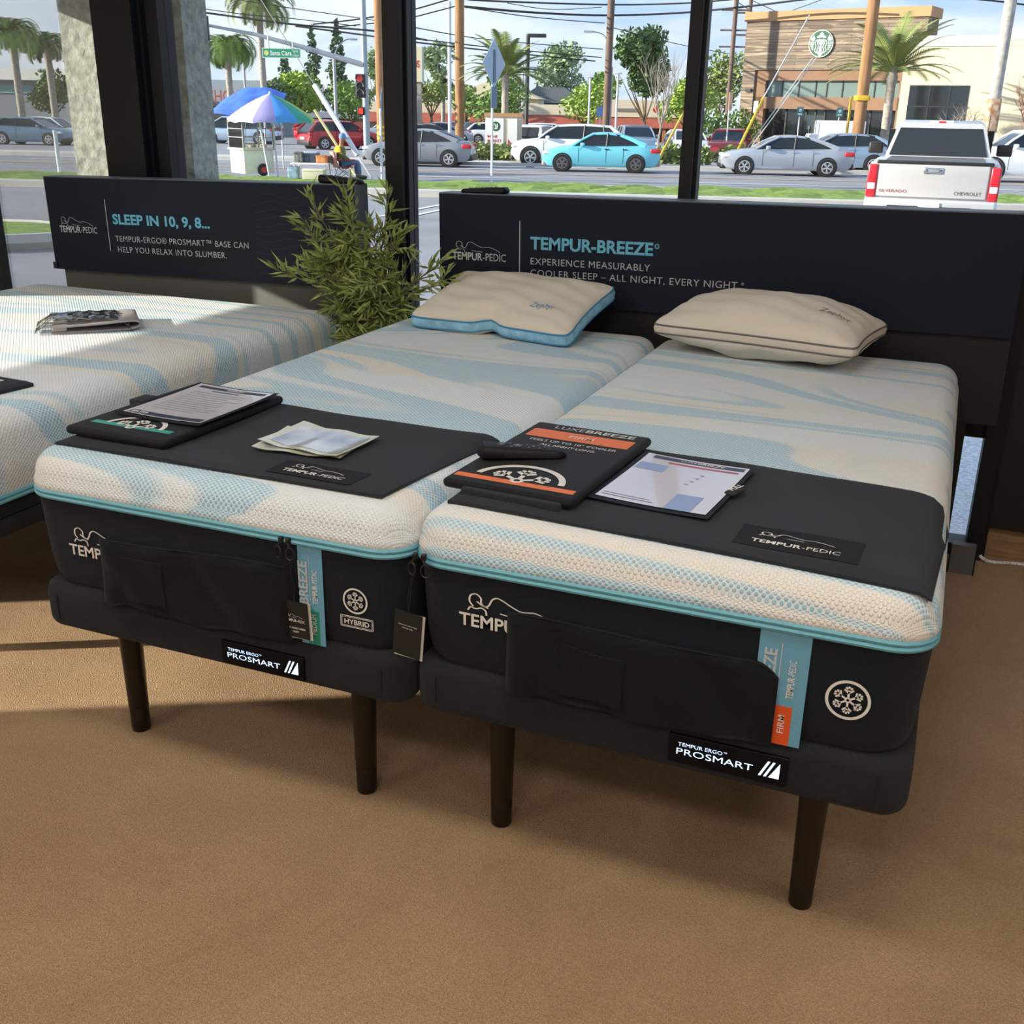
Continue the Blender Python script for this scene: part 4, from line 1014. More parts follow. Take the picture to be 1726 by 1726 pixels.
def tree(label, t, s, h, w, col, n=700, sz=0.34, trunk=0.3, blobs=7, seed=1, base=0.3, group='trees across the street', bark=None, shape='round'):
    o = thing('leafy_tree' if shape == 'round' else 'conifer_tree', label, 'tree', OP(t, s), ROAD, group)
    rr = random.Random(seed); mb = MB()
    mb.tube([(0, 0, -0.1), (0.05, 0, h*base*0.6), (0, 0.03, h*base), (0.05, 0, h*0.72)], [trunk*0.5, trunk*0.42, trunk*0.36, trunk*0.1], 7)
    for k in range(5):
        a = rr.uniform(0, 2*pi); mb.tube([(0, 0, h*base*0.9), (cos(a)*w*0.18, sin(a)*w*0.18, h*(base+0.16)), (cos(a)*w*0.34, sin(a)*w*0.34, h*(base+0.36))], [trunk*0.25, trunk*0.16, trunk*0.05], 5)
    mb.build('trunk', bark or m_bark, o)
    mb = MB()
    if shape == 'round':
        for k in range(blobs):
            a = rr.uniform(0, 2*pi); q = rr.uniform(0, 0.62) if k else 0; hz_ = h*(base+(1-base)*rr.uniform(0.28, 0.82)); rad = w*0.5*rr.uniform(0.40, 0.62)
            leafblob(mb, (cos(a)*w*0.5*q, sin(a)*w*0.5*q, hz_), (rad, rad, min(rad*0.8, h*(1-base)*0.35)), 2*n//blobs, sz*.62, rr)
        leafblob(mb, (0, 0, h*0.9), (w*0.22, w*0.22, h*0.10), n//8, sz*.62, rr)
    else:
        for k in range(14):
            u = k/13; z = h*(base+(1-base)*u); rad = w*0.5*(1-u)**0.75*(0.8+0.35*rr.random())+0.12
            leafblob(mb, (rr.uniform(-.15, .15)*w*(1-u), rr.uniform(-.15, .15)*w*(1-u), z), (rad, rad, h*0.045), int(2*n*(0.3+1-u)/14), sz*.65, rr)
    mb.build('foliage', green(col), o, smooth=0)
    return o
def bare_tree(label, t, s, h, w, col, seed, trunk=0.16, group='bare winter trees', base=0.25):
    o = thing('bare_tree', label, 'tree', OP(t, s), ROAD, group); rr = random.Random(seed); mb = MB()
    def grow(p, d, ln, r, lev):
        pts = [p]; q = p.copy(); dd = d.copy()
        for i in range(3):
            dd = (dd+Vector((rr.uniform(-.14, .14), rr.uniform(-.14, .14), rr.uniform(0, .14)))).normalized(); q = q+dd*ln/3; pts.append(q.copy())
        mb.tube(pts, [r, r*.85, r*.7, r*.5], 5 if lev < 2 else 3)
        if lev >= 4: return
        for i in range(3 if lev else 6):
            a = rr.uniform(0, 2*pi); sp = (w/h)*rr.uniform(0.5, 1.0)
            grow(pts[rr.choice((2, 3))] if lev else pts[3], (dd+Vector((cos(a)*sp, sin(a)*sp, 0.15))).normalized(), ln*rr.uniform(.62, .85), r*.55, lev+1)
    grow(Vector((0, 0, -0.1)), Vector((0, 0, 1)), h*base, trunk, 0)
    mb.build('branches', col, o); return o
def date_palm(label, t, s, h, fr, seed, trunk_r=0.24, nfr=34, col='olive', droop=0.9, name='date_palm', skirt=False, up=0.75, group='feather palms along the street', th=None):
    o = thing(name, label, 'palm tree', OP(t, s), ROAD, group); rr = random.Random(seed)
    mb = MB(); th = th or h-fr*0.55
    mb.lathe([(trunk_r*1.15, -0.1)]+[(trunk_r*(0.92+0.08*(i % 2)), th*i/14) for i in range(1, 14)]+[(trunk_r*1.25, th), (trunk_r*0.7, th+0.4)], 12); mb.build('trunk', m_barkg, o)
    mb = MB(); c = Vector((0, 0, th+0.2))
    for k in range(nfr):
        a = 2*pi*k/nfr*2.618+rr.uniform(-.2, .2); e0 = rr.uniform(-0.1, 1.0)*up+0.35; L_ = fr*rr.uniform(0.85, 1.1); p = c.copy(); pts = []
        N = 12; e = e0
        for i in range(N+1):
            pts.append(p.copy()); e -= droop/N*(0.5+1.2*i/N); p = p+Vector((cos(a)*cos(e), sin(a)*cos(e), sin(e)))*L_/N
        mb.tube(pts, [0.03*(1-i/N)+0.006 for i in range(N+1)], 3, caps=False)
        for i in range(2, N):
            for j in range(3):
                q = pts[i].lerp(pts[i+1], j/3); d = (pts[i+1]-pts[i-1]).normalized(); side = d.cross(Vector((0, 0, 1))).normalized(); ll = L_*0.21*sin(pi*(0.15+0.8*i/N))
                for sg in (-1, 1):
                    tip = q+(side*sg*0.8+d*0.75+Vector((0, 0, -0.10)))*ll; mb.add([q, q+d*0.085, tip], [(0, 1, 2)])
    mb.build('fronds', green(col), o, smooth=0)
    if skirt:
        mb = MB()
        for k in range(60):
            a = rr.uniform(0, 2*pi); z = th-rr.uniform(-0.1, 1.0); r = trunk_r*1.1; mb.add([(cos(a)*r, sin(a)*r, z), (cos(a+.15)*r, sin(a+.15)*r, z), (cos(a+.05)*(r+.55), sin(a+.05)*(r+.55), z-1.0)], [(0, 1, 2)])
        mb.build('dead_skirt', mk('dead_fronds', '9a7a45', rough=0.9), o, smooth=0)
    return o
date_palm('tall drooping palm at the far left beside the stucco pillar', -41.6, 73.8, 8.3, 2.7, 3, 0.26, 64, 'mid', 2.4, 'feather_palm', up=1.05, th=6.3)
date_palm('shorter palm half hidden behind the stucco pillar', -41.9, 79.0, 7.2, 2.4, 4, 0.26, 56, 'dark', 2.4, 'feather_palm', up=0.9, th=6.0)
date_palm('tall palm with a brown dead skirt behind the street-name sign', -23.0, 70.2, 9.6, 2.8, 5, 0.22, 64, 'olive', 2.3, 'feather_palm', True, up=1.0, th=8.0)
date_palm('drooping palm right beside the pillar under the hanging traffic signal', -25.9, 72.0, 6.7, 2.7, 15, 0.22, 56, 'mid', 2.5, 'feather_palm', th=5.7)
date_palm('date palm behind the diamond-shaped sign', -5.0, 48.3, 5.3, 2.2, 6, 0.16, 44, 'olive', 0.95, 'date_palm', up=1.1, th=3.3)
date_palm('date palm beside the wooden pole in front of the plank-clad cafe', 12.8, 54.3, 7.2, 3.2, 8, 0.22, 44, 'olive', 0.85, 'date_palm', up=1.15, th=3.9)
date_palm('small palm beyond the strip mall between the two lamp posts', -2.0, 120, 5.6, 1.7, 9, 0.2, 26, 'mid', 1.6, 'feather_palm')
date_palm('small dark palm beside the beige pylon sign', -15.5, 96, 4.9, 1.6, 10, 0.2, 26, 'dark', 1.6, 'feather_palm')
tree('narrow dark conifer, shortest of the three behind the street-name sign', -32.6, 106.7, 7.2, 3.0, 'pine', 420, 0.4, seed=21, shape='cone', base=0.12)
tree('tall dark conifer, middle one behind the street-name sign', -31.4, 112.2, 9.8, 3.2, 'pine', 620, 0.4, seed=22, shape='cone', base=0.1)
tree('tallest dark conifer, next to the curved street light', -30.2, 117.6, 10.6, 4.0, 'pine', 760, 0.42, seed=23, shape='cone', base=0.1)
tree('round yellow-green tree above the rainbow umbrella', -27.0, 91.2, 5.0, 4.6, 'lime', 700, 0.3, seed=24)
tree('dark tree behind the blue tarp', -26.5, 84.0, 4.3, 3.0, 'dark', 500, 0.3, seed=25)
tree('broad green tree behind the vertical traffic signal', -21.3, 86.4, 4.1, 5.0, 'mid', 700, 0.3, seed=26)
tree('tall grey-green tree left of the beige pylon sign', -22.2, 100, 7.6, 3.2, 'grey', 600, 0.36, seed=41)
tree('small tree with crooked branches beside the beige pylon sign', -15.9, 92.2, 4.6, 3.4, 'olive', 420, 0.26, seed=27, base=0.42)
tree('tall thin grey-green tree right of the beige pylon sign', -18.8, 113.4, 9.0, 4.2, 'grey', 600, 0.4, seed=28)
tree('leafy tree right behind the tall wooden pole', -12.6, 90, 4.3, 4.0, 'olive', 500, 0.3, seed=29)
tree('tall grey-green tree above the strip mall roof', -7.4, 125.2, 9.6, 7.2, 'grey', 900, 0.45, seed=30)
tree('low spreading bright green tree in front of the strip mall', -3.0, 92, 4.4, 5.2, 'lime', 560, 0.3, seed=31)
tree('dense tree around the trunk of the date palm', -7.0, 66, 4.3, 4.6, 'mid', 620, 0.26, seed=32)
tree('large dark green tree behind the dark utility pole', 1.7, 83.2, 8.3, 6.4, 'dark', 1400, 0.36, seed=33, base=0.22)
tree('green tree left of the large dark one beyond the pole', -2.2, 110, 6.0, 5.0, 'mid', 600, 0.36, seed=34)
tree('yellow-green tree behind the bare grey tree', 4.6, 78.1, 4.4, 4.4, 'lime', 700, 0.28, seed=35)
tree('tall sparse tree at the left corner of the plank-clad cafe', 8.0, 94.5, 7.4, 5.6, 'olive', 760, 0.34, seed=36)
tree('dark leafy tree behind the shorter left palm', -43.5, 82, 4.8, 4.4, 'dark', 600, 0.3, seed=37)
tree('yellow-green fronds of a tree at the far left edge', -42.0, 70, 4.6, 2.6, 'lime', 420, 0.3, seed=38, base=0.5)
bare_tree('bare grey tree between the turquoise sedan and the white parked car', 1.8, 46.8, 4.6, 2.6, m_barkg, 51, 0.075, base=0.36)
bare_tree('bare reddish tree at the right end of the cream building', 18.6, 52.6, 5.6, 3.6, m_barkr, 52, 0.09)
bare_tree('sparse bare tree in front of the cream building window', 16.9, 56.4, 4.0, 3.6, m_barkg, 53, 0.07)
def hedge(label, t, s, w, d, h, col, n, seed, name='hedge', sz=0.16):
    mb = MB(); rr = random.Random(seed); k = max(2, int(w/(h*0.8)))
    for i in range(k): leafblob(mb, ((i+0.5)*w/k-w/2, rr.uniform(-.1, .1)*d, h*0.5), (w/k*0.75, d/2, h*0.55), n//k, sz, rr)
    o = mb.build(name, green(col), None, smooth=0); o.location = OP(t, s, 0.02); o.rotation_euler = (0, 0, ROAD); tag(o, label, 'shrub', 'shrubs across the street'); return o
hedge('tall green hedge left of the plank-clad cafe', 5.9, 64.3, 3.6, 1.2, 2.4, 'mid', 900, 61, sz=0.17)
hedge('low green shrub in front of the white parked car', 2.9, 46.3, 2.0, 0.9, 0.85, 'olive', 420, 62, 'shrub')
hedge('low green shrub in front of the red parked car', 5.4, 46.6, 2.1, 0.9, 0.85, 'olive', 420, 63, 'shrub')
hedge('low green shrub at the foot of the white monument sign', -5.9, 45.9, 3.2, 1.0, 0.75, 'olive', 500, 64, 'shrub')

# ------------------------------------------------------------------ vehicles
m_tire = mk('tyre_rubber', '1b1b1d', rough=0.8); m_rim = mk('alloy_rim', 'c8cbd0', rough=0.35, metal=0.6); m_rimd = mk('dark_rim', '6e6f73', rough=0.4, metal=0.4)
m_cglass = mk('car_glass', '1c242b', rough=0.08, spec=0.5); m_trim = mk('black_car_trim', '17181a', rough=0.5)
m_tail = mk('tail_lamp_red', 'c22431', rough=0.25); m_head = mk('head_lamp', 'dfe4e8', rough=0.15); m_plate = mk('licence_plate', 'e3e1dc', rough=0.5)
def paint(nm, c, metal=0.35): return mk('paint_'+nm, c, rough=0.28, metal=metal, coat=0.5)
KIND = {
 'sedan': dict(deck=[(0, .40), (.015, .50), (.12, .60), (.27, .655), (.60, .66), (.86, .69), (.97, .67), (1, .52)], gh=(.25, .43, .66, .88), rz=(.66, .97, .95, .69), roofmid=1.0),
 'hatch': dict(deck=[(0, .40), (.015, .50), (.10, .60), (.22, .655), (.60, .67), (.90, .70), (.985, .66), (1, .45)], gh=(.20, .41, .80, .985), rz=(.66, .96, .95, .69), roofmid=1.0),
 'suv': dict(deck=[(0, .38), (.01, .52), (.06, .60), (.24, .66), (.60, .66), (.93, .67), (.99, .60), (1, .40)], gh=(.23, .40, .86, .985), rz=(.66, .97, .97, .66), roofmid=1.0),
 'van': dict(deck=[(0, .36), (.01, .45), (.06, .52), (.16, .58), (.60, .58), (.95, .58), (.99, .56), (1, .36)], gh=(.10, .32, .93, .99), rz=(.57, .97, .97, .60), roofmid=1.0),
}
def lerp1(tb, x):
    for (a, va), (b, vb) in zip(tb, tb[1:]):
        if x <= b: return va+(vb-va)*(x-a)/(b-a)
    return tb[-1][1]
def car(label, t, s, kind, L_, H_, col, rim=None, ang=0.0, W_=1.82, far=False, tailcol=None, low=None):
    """front points to local +x"""
    o = thing('car', label, 'car', OP(t, s), ROAD+ang, 'cars in view through the windows'); K = KIND[kind]; hw = W_/2
    mb = MB(); rings = []; N = 26
    for i in range(N+1):
        u = i/N; x = L_/2-u*L_; e = min(u, 1-u); k = 0.80+0.20*min(1, (e/0.13))**0.5; w = hw*k; zb = H_*(0.135+0.06*max(0, 1-e/0.06)); zd = H_*lerp1(K['deck'], u)
        sh = min(zd-0.01, H_*0.52)
        rings.append([Vector((x, y, z)) for y, z in ((-w*.9, zb), (-w, zb+.08*H_), (-w, sh), (-w*.965, zd-0.03*H_), (-w*.86, zd), (0, zd+0.012), (w*.86, zd), (w*.965, zd-0.03*H_), (w, sh), (w, zb+.08*H_), (w*.9, zb))])
    mb.loft(rings); mb.build('body', col, o, smooth=50)
    g0, g1, g2, g3 = K['gh']; wb, wt = hw*0.87, hw*0.70
    def gp(u):
        if u <= g1: f = (u-g0)/(g1-g0); return K['rz'][0]+(K['rz'][1]-K['rz'][0])*f, f
        if u >= g2: f = (u-g2)/(g3-g2); return K['rz'][2]+(K['rz'][3]-K['rz'][2])*f, 1-f
        f = (u-g1)/(g2-g1); return K['rz'][1]+(K['rz'][2]-K['rz'][1])*f+0.03*sin(pi*f), 1
    mb = MB(); rings = []; us = [g0+(g3-g0)*i/18 for i in range(19)]
    for u in us:
        z, f = gp(u); zb = H_*(lerp1(K['deck'], u)-0.03); w2 = wb+(wt-wb)*min(1, max(0, (z-K['rz'][0])/(1-K['rz'][0]))); x = L_/2-u*L_
        rings.append([Vector((x, y, q)) for y, q in ((-wb, zb), (-w2, max(zb+.01, z*H_-0.012)), (w2, max(zb+.01, z*H_-0.012)), (wb, zb))])
    mb.loft(rings); mb.build('windows', m_cglass, o, smooth=30)
    mb = MB(); rings = []
    for i in range(11):
        u = g1-0.012+(g2-g1+0.024)*i/10; z, f = gp(min(max(u, g1), g2)); x = L_/2-u*L_; zz = z*H_
        rings.append([Vector((x, y, q)) for y, q in ((-wt*1.05, zz-0.06), (-wt*1.02, zz-0.01), (-wt*.8, zz+0.012), (wt*.8, zz+0.012), (wt*1.02, zz-0.01), (wt*1.05, zz-0.06))])
    mb.loft(rings); mb.build('roof', col, o, smooth=50)
    def side(u, f, sg): # point on the greenhouse side
        z, _ = gp(u); zb = H_*(lerp1(K['deck'], u)-0.03); return Vector((L_/2-u*L_, sg*(wb+(wt-wb)*f+0.004), zb+(z*H_-0.02-zb)*f))
    mb = MB()
    for sg in (-1, 1):
        a0 = Vector((L_/2-g0*L_-0.02, sg*wb, H_*(K['rz'][0]-0.01))); a1 = Vector((L_/2-g1*L_, sg*wt*1.02, H_*K['rz'][1]-0.02)); mb.tube([a0, a0.lerp(a1, .5)+Vector((0.02, sg*0.02, 0.015)), a1], 0.04, 6)
        c0 = Vector((L_/2-g3*L_+0.02, sg*wb, H_*(K['rz'][3]-0.01))); c1 = Vector((L_/2-g2*L_, sg*wt*1.02, H_*K['rz'][2]-0.02)); mb.tube([c0, c0.lerp(c1, .5)+Vector((-0.01, sg*0.02, 0.02)), c1], [0.10, 0.075, 0.05], 6)
    mb.build('window_pillars', col, o, smooth=50)
    if not far:
        mb = MB()
        um = (g1+g2)/2
        for sg in (-1, 1): mb.tube([side(um, 0.0, sg), side(um+0.01, 1.0, sg)], 0.03, 5)
        if kind in ('suv', 'van'):
            for sg in (-1, 1): mb.tube([side(g2-0.04, 0.0, sg), side(g2-0.06, 1.0, sg)], 0.03, 5)
        mb.build('door_posts', m_trim, o)
    r = H_*0.225 if kind != 'sedan' else H_*0.222
    xs = (L_/2-L_*0.175, L_/2-L_*0.80)
    for x in xs:
        for sg in (-1, 1):
            T = TR(x, sg*(hw-0.10), r, rx=-sg*pi/2)
            mb = MB(); mb.lathe([(r*1.17, 0.0), (r*1.17, 0.106), (r*1.0, 0.106), (r*1.0, 0.0)], 24, T); mb.build('wheel_arch', m_trim, o)
            mb = MB(); mb.lathe([(r*.7, -0.10), (r*.95, -0.09), (r, -0.03), (r, 0.09), (r*.94, 0.125), (r*.66, 0.125)], 24, T); wh = mb.build('wheel', m_tire, o)
            mb = MB(); mb.lathe([(r*.66, 0.10), (r*.66, 0.128), (r*.56, 0.13), (r*.56, 0.115)], 24, T, (False, False)); mb.lathe([(r*.13, 0.09), (r*.13, 0.132)], 10, T)
            for k in range(5):
                a = 2*pi*k/5+0.3
                for da in (-0.16, 0.16): mb.box(r*.08, -r*.045, 0.108, r*.60, r*.045, 0.128, T @ Matrix.Rotation(a+da, 4, 'Z'))
            mb.build('rim', rim or m_rim, wh, smooth=0)
            mb = MB(); mb.lathe([(r*.6, 0.100), (r*.6, 0.104)], 18, T); mb.build('brake_shadow', m_trim, wh)
    # lamps, bumpers, mirrors, handles
    mb = MB()
    zt_ = H_*0.56 if kind in ('sedan', 'hatch') else H_*0.55
    for sg in (-1, 1):
        mb2 = MB(); mb2.rbox(-L_/2-0.012, 0, -0.075, -L_/2+0.36, 0.20, 0.075, 0.05, 0.03, 3, 2, TR(0, sg*hw*0.86-(0.10 if sg > 0 else 0.10), zt_)); mb2.build('tail_lamp', m_tail, o)
        mb2 = MB(); mb2.rbox(L_/2-0.40, 0, -0.055, L_/2-0.02, 0.18, 0.055, 0.05, 0.03, 3, 2, TR(0, sg*hw*0.84-0.09, H_*0.475)); mb2.build('head_lamp', m_head, o)
    if not far:
        mb = MB(); mb.rbox(-L_/2-0.03, -hw*.84, H_*.17, -L_/2+0.25, hw*.84, H_*.33, 0.1, 0.03, 4, 2); mb.rbox(L_/2-0.25, -hw*.84, H_*.15, L_/2+0.02, hw*.84, H_*.27, 0.1, 0.03, 4, 2); mb.build('bumper', low or m_trim, o)
        mb = MB(); mb.box(-L_/2-0.036, -0.26, H_*.36, -L_/2-0.0, 0.26, H_*.44); mb.build('licence_plate', m_plate, o, smooth=0)
        for sg in (-1, 1):
            mb = MB(); mb.rbox(-0.10, -0.09, -0.06, 0.06, 0.09, 0.08, 0.04, 0.03, 3, 2, TR(L_/2-L_*(g0+0.09), sg*(hw+0.04), H_*.68)); mb.build('wing_mirror', col, o)
            for u in ((g1+um)/2+0.06, (um+g2)/2+0.10):
                mb = MB(); mb.box(L_/2-u*L_-0.08, sg*(hw+0.001)-0.012, H_*.575, L_/2-u*L_+0.08, sg*(hw+0.001)+0.012, H_*.595); mb.build('door_handle', m_trim if rim is m_rimd else col, o, smooth=0)
        mb = MB()
        for u in (g0+0.06, um, g2+0.03):
            for sg in (-1, 1): mb.box(L_/2-u*L_-0.007, sg*hw-0.004, H_*.24, L_/2-u*L_+0.007, sg*hw+0.003, H_*.63)
        mb.build('door_seams', m_trim, o, smooth=0)
    return o
REV = pi
car('blue-grey hatchback passing on the far left, half behind the stucco pillar', -31.0, 55.5, 'hatch', 4.1, 1.42, paint('slate', '7089a0'), None, 0.0)
car('pale blue minivan behind the food cart', -23.2, 65.8, 'van', 4.9, 1.62, paint('iceblue', 'b9cbe0'), None, REV)
car('bright red car seen past the food cart under the rainbow umbrella', -20.0, 74.0, 'hatch', 4.2, 1.5, paint('red', 'c3202c'), None, 0.0, far=True)
car('red SUV seen from its rear corner behind the seated person', -15.3, 59.0, 'suv', 4.3, 1.5, paint('maroon', 'b0232e'), None, 0.72)
car('dark grey car partly behind the traffic signal pole', -11.2, 64.5, 'sedan', 4.2, 1.4, paint('darkgrey', '4b4e54'), None, 0.2, far=True)
car('grey sedan driving left behind the middle window post', -7.6, 41.6, 'sedan', 4.25, 1.36, paint('silvergrey', '9297a0'), None, REV)
car('white SUV waiting behind the turquoise sedan', -1.9, 44.0, 'suv', 4.6, 1.62, paint('white', 'eceff2', 0.0), None, REV, low=m_trim)
car('turquoise sedan with a grey front bumper and dark wheels', -0.5, 40.2, 'sedan', 4.3, 1.38, paint('turquoise', '79d3e6', 0.15), m_rimd, REV, low=mk('primer_grey', '8d8a88', rough=0.6))
car('white SUV seen from behind beyond the monument sign', -4.2, 56.9, 'suv', 4.4, 1.5, paint('white', 'eceff2', 0.0), None, 1.35, far=True)
car('grey SUV facing the street behind the turquoise sedan', 0.9, 57.4, 'suv', 4.4, 1.55, paint('bluegrey', '8fa0b4'), None, -1.42)
car('white car facing the street behind the bare grey tree', 3.55, 57.8, 'hatch', 4.2, 1.42, paint('white', 'eceff2', 0.0), None, -1.45)
car('red car facing the street left of the silver sedan', 5.4, 53.6, 'suv', 4.2, 1.5, paint('crimson', 'a92a3a'), None, -1.75)
car('silver sedan with red tail lamps in front of the cafe', 6.3, 40.8, 'sedan', 4.75, 1.40, paint('silver', 'aeb4c0'), None, REV)
car('blue hatchback half behind the silver sedan', 9.0, 44.6, 'hatch', 3.9, 1.48, paint('skyblue', '8fa6bf'), None, REV)
car('white SUV cut off by the right edge of the window', 14.6, 39.5, 'suv', 4.6, 1.75, paint('white', 'eceff2', 0.0), None, REV)
rr = random.Random(77)
park = [(-16.6, 79.5, 'white'), (-12.3, 76, 'silver'), (-9.0, 80, 'white'), (-13.0, 90, 'skyblue'), (-9.2, 92, 'silver'), (-17.5, 88, 'white'), (-5.6, 86.5, 'white'), (-2.0, 79, 'bluegrey')]
where = ['under the pylon sign', 'left of the tall wooden pole', 'between the tall wooden pole and the diamond sign', 'deep in the strip mall lot behind the white pole', 'deep in the strip mall lot near the monument sign', 'nearest the strip mall under the pylon sign', 'just left of the dark lamp post', 'near the dark utility pole']
for (t_, s_, c_), wv in zip(park, where): car('small %s parked car %s' % ({'white': 'white', 'silver': 'silver', 'skyblue': 'light blue', 'bluegrey': 'grey-blue'}[c_], wv), t_, s_, 'sedan' if rr.random() < .5 else 'suv', 4.3, 1.45, MATS['paint_'+c_], None, rr.choice((0.1, REV-0.2, 1.3)), far=True)
car('white pickup-like parked car behind the blue-grey hatchback', -36.0, 66.5, 'van', 3.6, 1.35, MATS['paint_white'], None, 0.0, far=True)

# silver pickup truck seen from behind
def pickup():
    o = thing('pickup_truck', 'silver pickup truck parked tail toward the shop window', 'pickup truck', OP(5.20, 16.2), radians(91.0))
    pc = paint('champagne', 'c9c7c5', 0.3); hw = 0.985
    # +x forward; tail at x=0
    mb = MB(); rings = []
    for x, w, zt_, zb in ((0.02, .96, 1.02, .40), (0.06, .985, 1.05, .38), (1.9, 1.0, 1.06, .38), (2.1, 1.0, 1.06, .38), (4.6, .98, 1.02, .38), (5.3, .93, .98, .42)):
        rings.append([(x, y*w/.985, z) for y, z in ((-.93, zb), (-.985, zb+.1), (-.985, zt_-.14), (-.955, zt_-.03), (-.90, zt_), (.90, zt_), (.955, zt_-.03), (.985, zt_-.14), (.985, zb+.1), (.93, zb))])
    mb.loft(rings); mb.build('body', pc, o, smooth=40)
    mb = MB(); rings = []
    for x, wb_, wt_, zt_ in ((1.92, .86, .76, 1.0), (1.95, .86, .76, 1.06), (2.10, .855, .70, 1.60), (2.3, .855, .69, 1.645), (3.4, .855, .69, 1.64), (4.2, .84, .68, 1.06)):
        rings.append([(x, -wb_, 1.0), (x, -wb_+(wb_-wt_)*max(0, (zt_-1.08))/.55, zt_-.04 if zt_ > 1.1 else zt_), (x, -wt_*.9 if zt_ > 1.1 else -wb_*.9, zt_+.01), (x, wt_*.9 if zt_ > 1.1 else wb_*.9, zt_+.01), (x, wb_-(wb_-wt_)*max(0, (zt_-1.08))/.55, zt_-.04 if zt_ > 1.1 else zt_), (x, wb_, 1.0)])
    mb.loft(rings); mb.build('cab', pc, o, smooth=35)
    mb = MB(); T = None
    a = [Vector((1.935, -.79, 1.09)), Vector((1.935, .79, 1.09)), Vector((2.072, .66, 1.53)), Vector((2.072, -.66, 1.53))]
    mb.add(a+[p+Vector((0.02, 0, 0)) for p in a], [(0, 3, 2, 1), (4, 5, 6, 7), (0, 1, 5, 4), (1, 2, 6, 5), (2, 3, 7, 6), (3, 0, 4, 7)]); mb.build('rear_window', m_cglass, o, smooth=0)
    mb = MB()
    for sg in (-1, 1): mb.box(2.25, sg*.80-.05, 1.10, 3.3, sg*.80+.05, 1.50)
    mb.build('side_windows', m_cglass, o, smooth=0)
    mb = MB(); mb.rbox(-0.03, -.82, .52, 0.04, .82, 1.02, 0.03, 0.02, 3, 3); tg = mb.build('tailgate', pc, o)
    mb = MB(); mb.rbox(-0.045, -.145, .88, -0.02, .145, .97, 0.02, 0.012, 3, 2); mb.build('tailgate_handle', mk('chrome', 'd8dadd', rough=0.12, metal=1.0), tg)
    mb = MB(); mb.rbox(-0.052, -.09, .90, -0.04, .09, .955, 0.015, 0.004, 3, 2); mb.build('handle_recess', mk('handle_grey', '8a8d92', rough=0.3), tg)
    fn = lambda a, b: Vector((-0.034, -a, b))
    mb = MB(); put_text(mb, 'CHEVROLET', 0.075, lambda p, q: fn(0.34+p, .575+q), 0.01, 0.40); mb.build('lettering', mk('badge_grey', '55585c', rough=0.4), tg, smooth=0)
    mb = MB(); put_text(mb, 'SILVERADO', 0.060, lambda p, q: fn(-0.78+p, .585+q), 0.012, 0.42); mb.build('lettering', mk('badge_red', '94565a', rough=0.4), tg, smooth=0)
    mb = MB(); mb.rbox(-0.04, -.86, 1.015, 0.10, .86, 1.065, 0.03, 0.015, 3, 2); mb.build('bed_rail_cap', m_trim, o)
    mb = MB(); mb.box(0.10, -.74, 1.0, 1.9, .74, 1.068); mb.build('bed_liner', mk('bed_liner_grey', '5d5f62', rough=0.8), o, smooth=0)
    for sg in (-1, 1):
        mb = MB(); mb.rbox(-0.03, -.075, .50, 0.16, .075, 1.0, 0.03, 0.02, 3, 2, TR(0, sg*.905, 0)); tl = mb.build('tail_lamp', m_tail, o)
        mb = MB(); mb.rbox(-0.036, -.06, .62, 0.0, .06, .72, 0.02, 0.01, 3, 2, TR(0, sg*.905, 0)); mb.build('reversing_lens', m_head, tl)
        mb = MB(); mb.rbox(-.05, -.13, -.10, .05, .13, .10, 0.04, 0.03, 3, 2, TR(3.3, sg*1.10, 1.16)); mb.build('wing_mirror', m_trim, o)
    mb = MB(); mb.rbox(-0.20, -.98, .30, 0.06, .98, .50, 0.06, 0.03, 4, 3); mb.build('bumper', mk('painted_bumper', 'd5d5d6', rough=0.3, metal=0.4), o)
    mb = MB(); mb.box(-0.215, -.62, .33, -0.19, .62, .40); mb.build('bumper_step', m_trim, o, smooth=0)
    mb = MB(); mb.box(-0.222, -.155, .33, -0.205, .155, .46); mb.build('licence_plate', m_plate, o, smooth=0)
    mb = MB(); mb.rbox(2.13, -.20, 1.60, 2.20, .20, 1.655, 0.02, 0.01, 3, 2); bl = mb.build('brake_light', m_head, o)
    mb = MB(); mb.box(2.122, -.055, 1.612, 2.14, .055, 1.645); mb.build('red_lens', m_tail, bl, smooth=0)
    for x in (1.05, 4.45):
        for sg in (-1, 1):
            T = TR(x, sg*.84, .37, rx=-sg*pi/2); mb = MB(); mb.lathe([(.24, -.12), (.36, -.10), (.38, 0), (.36, .12), (.24, .13)], 22, T); wh = mb.build('wheel', m_tire, o); mb = MB(); mb.lathe([(.24, .10), (.22, .12), (.05, .135)], 16, T); mb.build('rim', m_rim, wh)
    mb = MB(); mb.tube([(3.9, -.78, 1.05), (3.95, -.80, 1.75)], 0.008, 5); mb.build('antenna', m_trim, o)
pickup()
# white box truck body
t = thing('box_truck', 'white box-shaped vehicle parked in front of the cafe doors', 'truck', OP(10.4, 53.5), ROAD)
mb = MB(); mb.rbox(-0.95, -0.8, 0.5, 1.15, 0.8, 1.95, 0.05, 0.05); mb.build('box_body', mk('truck_white', 'eef0f2', rough=0.5), t)
mb = MB(); mb.rbox(-1.35, -0.75, 0.35, -0.9, 0.75, 1.35, 0.08, 0.08); mb.build('front_step', MATS['truck_white'], t)
for x in (-0.7, 0.8):
    for sg in (-1, 1): mb = MB(); mb.lathe([(0.3, -.1), (0.32, 0), (0.3, .1)], 16, TR(x, sg*.72, .3, rx=pi/2)); mb.build('wheel', m_tire, t)

